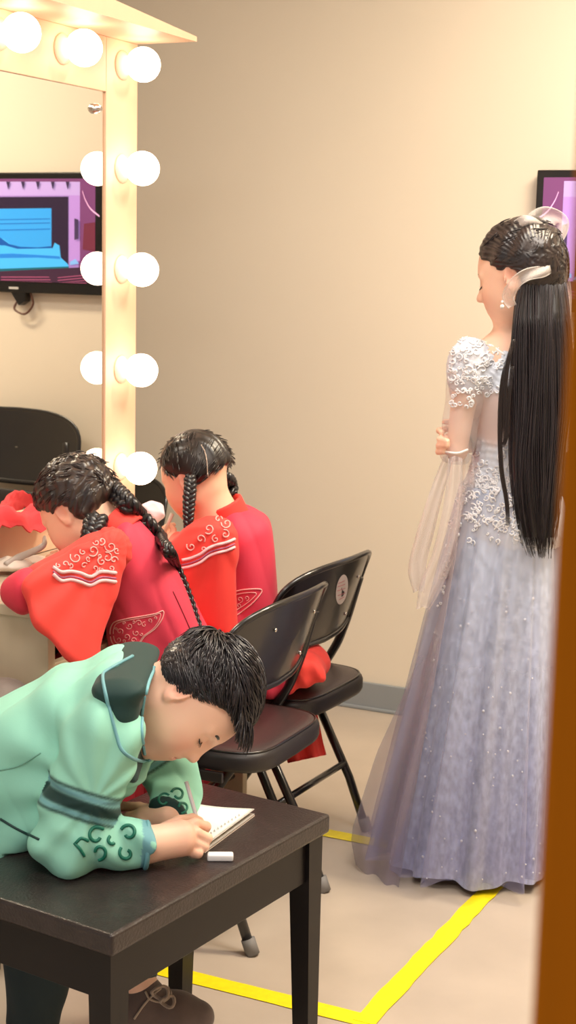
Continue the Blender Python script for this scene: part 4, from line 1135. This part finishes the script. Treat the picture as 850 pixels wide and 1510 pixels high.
gath = near(plate([(385, 960), (425, 958), (452, 966), (472, 980), (478, 994), (468, 1003), (440, 1012), (405, 1022), (385, 1022)], 3.550, .03, .022), Q(432, 988, 3.55), .22)
def robe2(p):
    d = tp2(p) + .003 * np.sin((p @ RT) * 50 + p[:, 2] * 20) * np.clip((.9 - p[:, 2]) * 5, .1, 1)
    # skirt over the thighs and gathered on the chair
    d = smin(d, ell((-1.72, 3.32, .50), (.27, .15, .085))(p), .05)
    g = gath(p)
    d = smin(d, g + .0035 * np.sin((p @ RT) * 130 + p[:, 2] * 60), .03)
    q = p - np.array([-1.93, 3.32, .30]); sk = np.maximum(np.abs(q[:, 2]) - .19, np.linalg.norm(q[:, :2] / np.array([.12, .17]), axis=1) * .12 - .12 * (1 + .08 * np.sin(np.arctan2(q[:, 1], q[:, 0]) * 9)))
    return smin(d, sk, .04) - wrinkle(p, 28, .0048, 3)
def rcol2(v):
    c = np.tile(pinkr, (len(v), 1)); px = (v - Q(430, 980, 3.550)) @ RT; m = (px > 0) & (v[:, 2] < .62); c[m] = red; return c
lo, hi = bounds(QB(290, 485, 745, 1035, D2 - .2, D2 + .2) + [[-2.1, 3.2, .1], [-1.5, 3.5, .4]], .02)
rb2 = sdf_obj('robe', robe2, lo, hi, .0048, M['cloth'], g2, rcol2, margin=1.8)
# skirt cloth hanging through behind the seat
b = MB(); G = np.zeros((14, 12, 3))
for i in range(14):
    for j in range(12):
        t = i / 13; s = j / 11
        px = (392 + (462 - 392) * s) * (1 - t) + (425 + (481 - 425) * s) * t; py = 1030 * (1 - t) + (1125 - 12 * s) * t
        G[i, j] = Q(px, py, 3.720 + .02 * math.sin(s * 14 + t))
sheet(b, G, .005, red * .95); b.build('skirt_hem', M['cloth'], g2)
sp2 = plate([(250, 808), (268, 786), (300, 768), (335, 770), (346, 800), (350, 850), (351, 900), (350, 944), (330, 940), (300, 926), (278, 915), (268, 880), (256, 845)], 3.520, .012, .030)
def sl2(p):
    d = sp2(p); q = p - Q(325, 770, 3.520); a = np.arctan2(q[:, 2], q @ RT)
    return smin(d, rc(Q(315, 800, 3.540), Q(262, 835, 3.520), .05, .04)(p), .04) + .004 * np.sin(a * 13) * np.clip(np.linalg.norm(q, axis=1) / .2, 0, 1) - wrinkle(p, 24, .0026, 4)
so2 = sdf_obj('sleeve', sl2, *bounds(QB(235, 365, 755, 955, 3.42, 3.62), .02), .004, M['cloth'], g2, red, margin=1.8, label='orange-red wide hanging sleeve')
io2 = sdf_obj('cuff_sleeve', lambda p: rc(Q(256, 812, 3.580), Q(263, 797, 3.640), .026, .022)(p), *bounds([Q(240, 780, 3.520), Q(285, 830, 3.670)], .05), .004, M['cloth'], g2, lin((244, 110, 96)))
upn2 = nrm(loc(C2, R2, s2_, (-.03, 0, -.05)) - Q(345, 800, D2))
sdf_obj('collar', collar_f(Q(331, 756, D2), upn2, .052, .026), *bounds(QB(280, 385, 700, 800, D2 - .1, D2 + .1), .02), .0034, M['cloth'], g2, red)
t2 = bvh(so2, rb2); b = MB()
for dy, cl, rr in ((0, lin((250, 196, 200)), .0040), (7, mv, .0020), (12, lin((250, 196, 200)), .0036)):
    stitch(b, t2, [(268, 826 + dy), (282, 823 + dy), (296, 817 + dy), (308, 808 + dy), (322, 803 + dy), (334, 800 + dy), (346, 795 + dy)], rr, cl, n=8)
for (cx, cy, r, a0, tn) in ((282, 806, 7, 3, 1.1), (296, 795, 7, 0, 1.1), (308, 780, 8, 1, 1.2), (318, 795, 6, 4, 1.1), (334, 772, 8, 2, 1.2), (332, 788, 7, 5, -1.1), (300, 810, 5, 2, .9), (322, 766, 6, 0, 1)):
    stitch(b, t2, spiral(cx, cy, r, a0, tn, 14), .0018, pk, n=4)
b.build('shoulder_embroidery', M['satin'], so2)
b = MB(); stitch(b, bvh(rb2), [(346, 872), (364, 869), (386, 870), (376, 886), (362, 898), (348, 908)], .0017, pk, n=6); stitch(b, bvh(rb2), [(347, 877), (364, 874), (378, 875), (370, 885), (358, 894), (348, 900)], .0012, pk, n=6)
for (cx, cy, r) in ((354, 884, 5), (364, 882, 4), (352, 893, 4)): stitch(b, bvh(rb2), spiral(cx, cy, r, 1, 1.1, 12), .0011, pk, n=4)
b.build('back_embroidery', M['satin'], rb2)
def ridge2(q): return .0012 * np.sin(q[:, 1] * 210 + 2 * np.sin(q[:, 2] * 30)) + .004 * np.exp(-(q[:, 1] / .0035) ** 2) * (q[:, 2] > -.03)
hb = MB(); cf = cap_f(C2, R2, s2_, ridge2, .006)
v, fq = surface(cf, C2 - .13, C2 + .13, .003, margin=1.8); cl = hair_cols(v, C2, R2, s2_, (28, 24, 24), (84, 72, 62))
hb.add(v, fq.tolist(), cl); qv = (v - C2) @ R2 / s2_
for i in rng.choice(len(v), 420, replace=False):
    r0 = qv[i]; sy = 1 if r0[1] > 0 else -1; tgt = np.array([-.01, sy * .085, -.03]) if abs(r0[1]) > .004 else r0; out = nrm(r0); t0 = tgt - r0; t0 = t0 - out * (t0 @ out)
    if np.linalg.norm(t0) < .01: continue
    t0 = nrm(t0); L = rng.uniform(.02, .035)
    tube(hb, np.array([C2 + R2 @ ((r0 + t0 * L * k / 4) * s2_) for k in range(5)]), [.0005, .0012, .0012, .0004], 4, lin((30, 25, 25)) * rng.uniform(.6, 2.4))
hb.build('hair', M['hair'], g2)
b = MB(); th = bvh([o for o in kids(g2) if o.name.startswith('hair')][0])
stitch(b, th, [(297, 656), (302, 666), (305, 680), (306, 694), (307, 706)], .0016, lin((196, 176, 160)), n=8, off=.0008)
if b.n: b.build('parting', M['satin'], g2, label='pale parting line')
b = MB()
pp = smooth_path([Q(280, 702, 3.565), Q(281, 716, 3.550), Q(279, 740, 3.540), Q(278, 765, 3.530), Q(277, 798, 3.520)], 8)
braid(b, pp, .0115, .034, HB * 1.1, taper=(1, 1.1, .9, .5)); b.build('front_braid', M['hair'], g2)
b = MB(); braid(b, smooth_path([Q(322, 700, 3.680), Q(334, 708, 3.680), Q(341, 718, 3.765), Q(343, 728, 3.690)], 8), .016, .034, HB * 1.1, taper=(1, 1, .8, .7)); b.build('back_braid', M['hair'], g2)
b = MB(); tube(b, [Q(243, 784, 3.650), Q(254, 758, 3.640)], [.004, .0055], 8, lin((232, 226, 206))); o = b.build('pencil', M['plastic']); tag(o, 'white marker pen in the raised hand of the girl nearer the wall', 'pen')

# ================================================================== WOMAN IN THE GOWN
DL = 3.57
lady = thing('person', 'woman with waist-length black hair standing in a white and lilac tulle gown', 'person', Q(735, 1300, DL + .1) * np.array([1, 1, 0]))
CL = Q(764, 405, DL); sL = .96
RL = frame(-.84 * RT - .30 * UP + .44 * VW, -.27 * RT + .95 * UP + .06 * VW)
headL = near(head_f(CL, RL, sL, False), CL, .21)
nkL = Q(794, 520, DL + .0)
shLl = Q(693, 533, DL - .05); elLl = Q(674, 664, DL - .05); fwl = Q(700, 640, DL + .22)
shLr = Q(835, 528, DL + .10); elLr = Q(780, 650, DL + .30); wrLr = Q(690, 655, DL + .12)
fl = fingers([[Q(676, 634, DL - .005), Q(661, 632, DL + .0), Q(648, 635, DL - .03), Q(652, 638, DL - .055)],
              [Q(678, 646, DL - .005), Q(660, 645, DL - .03), Q(649, 648, DL - .06), Q(660, 651, DL - .088)],
              [Q(678, 654, DL - .005), Q(660, 654, DL - .03), Q(648, 657, DL - .06), Q(660, 657, DL - .088)],
              [Q(676, 662, DL - .005), Q(658, 662, DL - .03), Q(647, 666, DL - .055), Q(655, 666, DL - .075)],
              [Q(680, 628, DL + .01), Q(668, 622, DL + .02), Q(656, 622, DL + .02)]], .0088, .0072)
def _h3(p):
    h_ = rc(wrLr, Q(678, 648, DL + .0), .020, .020)(p)
    for g in fl: h_ = smin(h_, g(p), .003)
    return h_
handLd = near(_h3, Q(672, 648, DL), .14)
def bodyL(p):
    d = smin(headL(p), rc(loc(CL, RL, sL, (-.058, 0, -.03)), nkL, .040, .040)(p), .012)
    d = smin(d, rc(Q(705, 532, DL - .03), Q(830, 528, DL + .08), .040, .040)(p), .05)
    d = smin(d, ell(Q(762, 570, DL + .03), (.15, .095, .13))(p), .05)
    d = smin(d, rc(Q(758, 600, DL + .02), Q(752, 700, DL + .02), .085, .085)(p), .05)
    d = smin(d, ell(Q(755, 755, DL + .02), (.095, .085, .10))(p), .05)
    d = smin(d, rc(shLl, elLl, .034, .024)(p), .03); d = smin(d, rc(elLl, fwl, .024, .02)(p), .01)
    d = smin(d, rc(shLr, elLr, .036, .028)(p), .03); d = smin(d, rc(elLr, wrLr, .028, .02)(p), .01)
    d = smin(d, handLd(p), .01)
    for s in (-.07, .07):
        hp_ = Q(752, 800, DL + .03) + RT * s * .8; ft = np.array([*(Q(735, 1300, DL + .1) + RT * s)[:2], .05])
        d = smin(d, rc(hp_, (hp_ + ft) / 2, .055, .045)(p), .04); d = smin(d, rc((hp_ + ft) / 2, ft, .05, .032)(p), .02); d = smin(d, rc(ft, ft - RT * .12 + np.array([0, 0, -.02]), .032, .024)(p), .02)
    return d
lo, hi = bounds([Q(630, 320, DL - .15), Q(860, 1380, DL + .3), Q(630, 1380, DL + .3), Q(860, 320, DL - .15), Q(735, 1290, DL + .1) * np.array([1, 1, 0])], .05)
sdf_obj('body', bodyL, lo, hi, .0045, M['skin'], lady, skin_col(CL, RL, sL, (248, 204, 178), (206, 84, 84), .3))
face_details(CL, RL, sL, lady, bf=.0015)
# bodice
wht, lil = lin((220, 226, 238)), lin((150, 142, 178))
bod = U((ell(Q(758, 566, DL + .025), (.158, .102, .14)), 0), (rc(Q(758, 600, DL + .02), Q(752, 700, DL + .02), .093, .090), .05), (ell(Q(752, 770, DL + .02), (.14, .125, .13)), .06))
nlA, nlB = Q(690, 493, DL - .1), Q(758, 522, DL - .1)
def bodice(p):
    d = bod(p)
    d = smin(d, ell(Q(692, 545, DL - .045), (.052, .052, .075))(p), .04)
    q = p - nlA; e = nlB - nlA; nn_ = nrm(np.cross(e, VW)); 
    if nn_[2] < 0: nn_ = -nn_
    cut = q @ nn_
    d = smax(d, cut, .006)
    d = smax(d, -(p[:, 2] - Q(752, 800, DL)[2]), 0)
    lace = .0022 * np.sin(p @ np.array([210, 120, 160])) * np.sin(p @ np.array([-120, 190, 230]))
    zt_ = Q(752, 578, DL - .08)[2]; zb_ = Q(752, 655, DL - .08)[2]
    return d + lace * (1 - (p[:, 2] < zt_) * (p[:, 2] > zb_))
def bodcol(v):
    zt_ = Q(752, 578, DL - .08)[2]; zb_ = Q(752, 655, DL - .08)[2]
    c = np.tile(wht, (len(v), 1)); nude = lin((226, 204, 200))
    w = 1 / (1 + np.exp(-(zt_ - v[:, 2]) * 300)) * 1 / (1 + np.exp(-(v[:, 2] - zb_ - .01 * np.sin(v @ RT * 90)) * 200))
    return c * (1 - w[:, None]) + nude * w[:, None]
lo, hi = bounds(QB(640, 870, 480, 810, DL - .14, DL + .2), .03)
bo = sdf_obj('bodice', bodice, lo, hi, .004, M['cloth'], lady, bodcol, margin=1.8)
# sleeve
slv = U((rc(shLl, elLl, .047, .040), 0))
eb = nrm(elLl - shLl)
sv = sdf_obj('sleeve', lambda p: smax(slv(p), (p - elLl) @ eb - .030, .003) + .0012 * np.sin((p[:, 2]) * 70 + (p @ RT) * 40), *bounds(QB(635, 735, 500, 700, DL - .15, DL + .1), .03), .0038, M['sheer2'], lady, lin((232, 228, 230)))
b = MB(); stitch(b, bvh(sv), [(650, 664), (662, 667), (676, 668), (690, 663)], .003, lin((245, 240, 238)), n=6); stitch(b, bvh(bo), [(694, 500), (712, 504), (730, 513), (745, 524)], .003, lin((250, 250, 252)), n=6)
b.build('edge_trim', M['satin'], lady)
# skirt
slr_ = U((rc(shLr, elLr, .046, .038), 0), (rc(elLr, elLr + (wrLr - elLr) * .55, .036, .034), .02))
sdf_obj('sleeve', slr_, *bounds([shLr, elLr, wrLr], .07), .004, M['cloth'], lady, lin((226, 214, 214)))
top = Q(752, 715, DL + .02); hemc = np.array([*(Q(695, 1310, DL + .06))[:2], .012])
def skirt(n_a, n_z, r_top, r_bot, pleat, np_, z_bot, ph, colf, aspect=1.0, seedv=0, lift=None):
    G = np.zeros((n_z, n_a, 3)); Cc = np.zeros((n_z, n_a, 3)); rr = np.random.default_rng(seedv); w1 = rr.uniform(0, 6, 6)
    for i in range(n_z):
        t = i / (n_z - 1); c = top * (1 - t) + hemc * t
        r = r_top + (r_bot - r_top) * (t ** .9)
        for j in range(n_a):
            a = 2 * PI * j / n_a
            pl = pleat * (t ** .7) * (.6 * math.sin(np_ * a + w1[0] + 1.1 * math.sin(2 * a)) + .35 * math.sin((np_ * 1.7) // 1 * a + w1[1]) + .2 * math.sin(3 * a + w1[2]))
            R_ = r * (1 + pl); p = c + RT * (R_ * math.cos(a)) + VW * (R_ * aspect * math.sin(a))
            p[2] = (top[2] - .0) * (1 - t) + z_bot * t + (.012 * math.sin(a * 5 + w1[3]) * t if z_bot > .03 else .006 * (1 + math.sin(a * 7 + w1[3])) * t)
            G[i, j] = p; Cc[i, j] = colf(t, a, pl)
    return G, Cc
def c_in(t, a, pl):
    k = np.clip((t - .15) / .8, 0, 1) ** 1.1; st = .5 + .5 * math.sin(a * 6 + 1.0 + .6 * math.sin(a * 3)); c = lin((206, 220, 242)) * (1 - k * .7) + lin((158, 162, 212)) * k * .7; return c * (.82 + .22 * st)
def c_out(t, a, pl):
    k = np.clip((t - .1) / .85, 0, 1); left = np.clip(-math.cos(a), 0, 1)
    return (lin((222, 226, 244)) * (1 - k) + lin((150, 150, 196)) * k)
G, Cc = skirt(260, 60, .112, .205, .10, 11, .015, 0, c_in, .95, 3)
M['lace'] = mat('lace_skirt', (226, 228, 240), 0.55, vcol=True, sheen=.3, bump=(70, .9, .003, (1, 1, .6)), var=(75, .32, (1, 1, .5)))
b = MB(); grid(b, G, Cc, closed=True); und = b.build('lace_underskirt', M['lace'], lady)
for sd, rb_, plt_, npz in ((5, .238, .20, 17),):
    G, Cc = skirt(420, 60, .118, rb_, plt_, npz, .03, 1, c_out, .98, sd)
    b = MB(); grid(b, G, Cc, closed=True); over = b.build('tulle_overskirt', M['sheer'], lady)
# lace applique curls
tl = bvh(bo, sv, over); b = MB()
def curls(n, box, rmin, rmax, inside):
    c = 0
    while c < n:
        x, y = rng.uniform(box[0], box[1]), rng.uniform(box[2], box[3])
        if not inside(x, y): continue
        c += 1
        stitch(b, tl, spiral(x, y, rng.uniform(rmin, rmax), rng.uniform(0, 6), rng.choice([-1, 1]) * rng.uniform(.6, 1.1), 9, .3), rng.uniform(.0012, .0024), lin((244, 244, 248)) * rng.uniform(.8, 1.1), n=3, off=.0015)
curls(150, (664, 812, 495, 582), 3, 7, lambda x, y: y < 560 or (x > 695 and y < 582))
curls(45, (664, 705, 540, 600), 2, 4, lambda x, y: True)
curls(40, (688, 812, 650, 700), 3, 6, lambda x, y: (y - 650) > 40 * abs(math.sin(x * .08)))
curls(190, (672, 815, 690, 775), 3, 7, lambda x, y: True)
curls(50, (665, 800, 765, 805), 2, 5, lambda x, y: rng.random() < (810 - y) / 45)
curls(26, (640, 668, 800, 980), 1.5, 3, lambda x, y: abs(x - (668 - (y - 780) * .17)) < 5)
b.build('lace_applique', M['satin'], bo, kind='stuff')
# loose tulle panel flaring to the side
b = MB(); G = np.zeros((30, 16, 3)); Cc = np.zeros((30, 16, 3))
for i in range(30):
    t = i / 29
    for j in range(16):
        s = j / 15
        xl = np.interp(t, [0, .2, .45, .7, .88, 1], [668, 645, 602, 556, 517, 528]); yl = np.interp(t, [0, .2, .45, .7, .88, 1], [800, 900, 1010, 1110, 1232, 1290])
        xr = 676 - 90 * t; yr = 800 + 520 * t
        G[i, j] = Q(xl * (1 - s) + xr * s, yl * (1 - s) + yr * s, DL + .02 - .13 * s + .016 * math.sin(s * 13 + 2 * t) * t)
        Cc[i, j] = lin((226, 208, 214)) * (1 - t) + lin((150, 138, 164)) * t
sheet(b, G, .0012, Cc); b.build('tulle_panel', M['sheer'], lady)
# flared lower sleeve drapes
b = MB()
for (pts, wdt, dd) in (([(662, 670), (645, 720), (628, 780), (616, 830), (618, 870)], 26, 0.0), ([(672, 672), (668, 740), (655, 810), (640, 850), (624, 895)], 34, -.03), ([(690, 668), (690, 710), (682, 770), (668, 820), (655, 850)], 30, .02)):
    pth = smooth_path([np.array([x, y, 0.]) for x, y in pts], 7)
    G = np.zeros((len(pth), 9, 3))
    for i, p in enumerate(pth):
        w_ = wdt * (.6 + .4 * min(1, i / len(pth) * 2)) * (1 if i < len(pth) * .8 else 1 - (i / len(pth) - .8) * 2.5)
        for j in range(9):
            s = j / 8 - .5; G[i, j] = Q(p[0] + s * w_, p[1] + 8 * abs(s), DL - .06 + dd + .014 * math.sin(j * 1.6 + i * .1))
    sheet(b, G, .0012, lin((244, 232, 232)))
b.build('sleeve_drape', M['sheer2'], lady)
# sequins
tk = bvh([o for o in kids(lady) if o.name.startswith('lace_under')][0]); b = MB()
for k in range(110):
    x, y = rng.uniform(600, 800), rng.uniform(780, 1300)
    h_ = on_surf(tk, x, y, .003)
    if h_ is not None: sphere(b, h_, .0022 if k % 4 else .0034, 6, 4, lin((250, 250, 255)))
b.build('sequins', M['plastic'], lady, kind='stuff')
# hair
def capL(p):
    q = (p - CL) @ RL / sL
    d = smin(ell((-.016, 0, .036), (.105, .083, .096))(q), ell((-.06, 0, .0), (.058, .068, .085))(q), .05)
    cut = ((q[:, 0] - .046) * .9 - (q[:, 2] - .046) * .9) * .75
    side = ((q[:, 0] - .010) - np.clip((q[:, 2] - .0) * .95, -.03, .2)) * .7
    d = smax(d, cut, .01); d = smax(d, side, .012); d = smax(d, -.085 - q[:, 2], .01)
    for sy in (1, -1): d = smax(d, -ell((-.004, sy * .085, -.012), (.024, .05, .032))(q), .006)
    a = np.arctan2(q[:, 2] - .0, q[:, 0] + .08)
    return (d + .0014 * np.sin(a * 60 + 3 * np.sin(q[:, 1] * 60)) + .002 * np.sin(q[:, 0] * 110 + q[:, 2] * 70) * (q[:, 2] > .04)) * sL
hb = MB(); v, fq = surface(capL, CL - .15, CL + .15, .0032, margin=1.8); hb.add(v, fq.tolist(), hair_cols(v, CL, RL, sL, (26, 22, 24), (84, 66, 60)))
qv = (v - CL) @ RL / sL
for i in rng.choice(len(v), 350, replace=False):
    r0 = qv[i]; tgt = np.array([-.10, 0, .05]); out = nrm(r0); t0 = tgt - r0; t0 = t0 - out * (t0 @ out)
    if np.linalg.norm(t0) < .02: continue
    t0 = nrm(t0); L = rng.uniform(.025, .05); tube(hb, np.array([CL + RL @ ((r0 + t0 * L * k / 4 + out * .001) * sL) for k in range(5)]), [.0006, .0014, .0014, .0005], 4, lin((30, 25, 27)) * rng.uniform(.6, 2.2))
hb.build('hair', M['hair'], lady)
def rowx(t, e):  # left/right pixel outline of the hanging hair
    y = [362, 400, 450, 520, 600, 680, 740, 790, 825]; l = [792, 768, 760, 756, 754, 752, 757, 768, 782]; r = [822, 832, 838, 842, 840, 832, 826, 820, 814]
    yy = 362 + t * 463; return np.interp(yy, y, l), np.interp(yy, y, r), yy
hb = MB(); G = np.zeros((50, 40, 3))
for i in range(50):
    t = i / 49; L_, R_, yy = rowx(t * .93, 0)
    for j in range(40):
        a = 2 * PI * j / 40; cx = (L_ + R_) / 2; hw_ = (R_ - L_) / 2 * (1 - .12 * (t > .8) * (t - .8) * 5)
        dp = np.interp(t, [0, .1, .25, 1], [.02, -.045, -.085, -.10])
        G[i, j] = Q(cx + hw_ * math.cos(a), yy, DL + dp + .030 * math.sin(a) + .003 * math.sin(9 * a + 3 * t))
grid(hb, G, HB * .9, closed=True); hb.add(G[-1], [tuple(range(40))], HB)
for k in range(620):
    u = rng.uniform(-1, 1); ln = rng.uniform(.78, 1.0) if abs(u) < .85 else rng.uniform(.7, .97); ph = rng.uniform(0, 6); pts = []
    fr = -rng.uniform(.6, 1.15) if rng.random() < .8 else rng.uniform(-.6, .6)
    for i in range(16):
        t = i / 15 * ln; L_, R_, yy = rowx(t, 0); cx = (L_ + R_) / 2; hw_ = (R_ - L_) / 2 * (1 + .04 * math.sin(ph + 7 * t))
        dp = np.interp(t, [0, .1, .25, 1], [.02, -.045, -.085, -.10]); a = math.asin(max(-1, min(1, u)))
        pts.append(Q(cx + hw_ * u + 3.2 * math.sin(ph * 3 + t * 6) * t + 2.0 * math.sin(9 * t + 5 * u), yy, DL + dp + .032 * fr * math.cos(a)))
    tube(hb, smooth_path(pts, 2), [.0012, .0018, .0018, .0015, .0004], 4, lin((28, 23, 26)) * rng.uniform(.5, 2.4))
for pts in ([(752, 520), (742, 560), (738, 620), (740, 690), (748, 740), (750, 775)], [(758, 500), (748, 545), (745, 600), (744, 650)], [(756, 540), (750, 600), (748, 640), (742, 660)]):
    for e in range(7):
        tube(hb, smooth_path([Q(x + e * .9 - 3, y, DL - .115 - .004 * (e % 2)) for x, y in pts], 5), [.0002, .0013, .0013, .0004], 4, lin((40, 32, 32)))
hb.build('long_hair', M['hair'], lady)
# ribbon and bow
b = MB()
def ribbon(pts, w, D_, wob=.006, colr=(246, 236, 230)):
    pth = smooth_path([np.array([x, y, d_]) for (x, y), d_ in zip(pts, D_)], 8); G = np.zeros((len(pth), 6, 3))
    for i, p in enumerate(pth):
        d_ = pth[min(i + 1, len(pth) - 1)] - pth[max(i - 1, 0)]; nn_ = nrm(np.array([-d_[1], d_[0]])) if abs(d_[0]) + abs(d_[1]) > 0 else np.array([0, 1.])
        ww = w * np.interp(i / len(pth), np.linspace(0, 1, 5), [.6, 1, 1, 1, .7])
        for j in range(6):
            s = j / 5 - .5; G[i, j] = Q(p[0] + nn_[0] * ww * s, p[1] + nn_[1] * ww * s, p[2] + wob * math.sin(j + i * .3))
    sheet(b, G, .0012, lin(colr))
    for j in (0, 5): tube(b, G[:, j], .0012, 5, lin((252, 248, 244)))
ribbon([(822, 378), (806, 398), (778, 405), (760, 418), (750, 438), (756, 452)], 17, [DL - .06, DL - .10, DL - .105, DL - .10, DL - .085, DL - .08])
ribbon([(760, 332), (778, 328), (798, 340), (810, 352)], 20, [DL - .04, DL - .06, DL - .04, DL])
ribbon([(806, 352), (784, 330), (804, 316), (828, 328), (818, 352), (800, 344)], 22, [DL, DL - .03, DL - .03, DL, DL, DL])
ribbon([(812, 345), (824, 370), (828, 395), (834, 430), (836, 470)], 18, [DL, DL - .02, DL - .02, DL - .02, DL - .02])
ribbon([(780, 338), (800, 336), (815, 350), (806, 362), (796, 352)], 12, [DL - .05, DL - .05, DL - .03, DL - .04, DL - .04])
b.build('hair_ribbon', M['sheer2'], lady)
b = MB(); sphere(b, Q(741, 452, DL - .095), .005, 12, 8, lin((250, 246, 240))); sphere(b, Q(741, 445, DL - .095), .003, 10, 6, lin((250, 246, 240))); b.build('earring', M['plastic'], lady)

# ================================================================== WORLD, CAMERA
w = bpy.data.worlds.new('World'); SC.world = w; w.use_nodes = True
w.node_tree.nodes['Background'].inputs[0].default_value = (1.0, .96, .92, 1); w.node_tree.nodes['Background'].inputs[1].default_value = .5
cam = bpy.data.cameras.new('camera'); co = bpy.data.objects.new('camera', cam); COL.objects.link(co)
cam.sensor_fit = 'VERTICAL'; cam.sensor_height = 36.0; cam.sensor_width = 36.0 * 850 / 1510; cam.lens = F / 1510 * 36.0
fw_ = nrm(ray(425, 755)); rt_ = nrm(ray(1425, 755) - ray(425, 755)); up_ = nrm(ray(425, -245) - ray(425, 755))
Mx = Matrix(((rt_[0], up_[0], -fw_[0], 0), (rt_[1], up_[1], -fw_[1], 0), (rt_[2], up_[2], -fw_[2], H), (0, 0, 0, 1)))
co.matrix_world = Mx; cam.clip_start = .05
cam.dof.use_dof = True; cam.dof.focus_distance = 2.9; cam.dof.aperture_fstop = 9.5
SC.camera = co
SC.view_settings.view_transform = 'Standard'; SC.view_settings.look = 'None'; SC.view_settings.gamma = 1; SC.view_settings.use_curve_mapping = False
SC.view_settings.exposure = 0.32
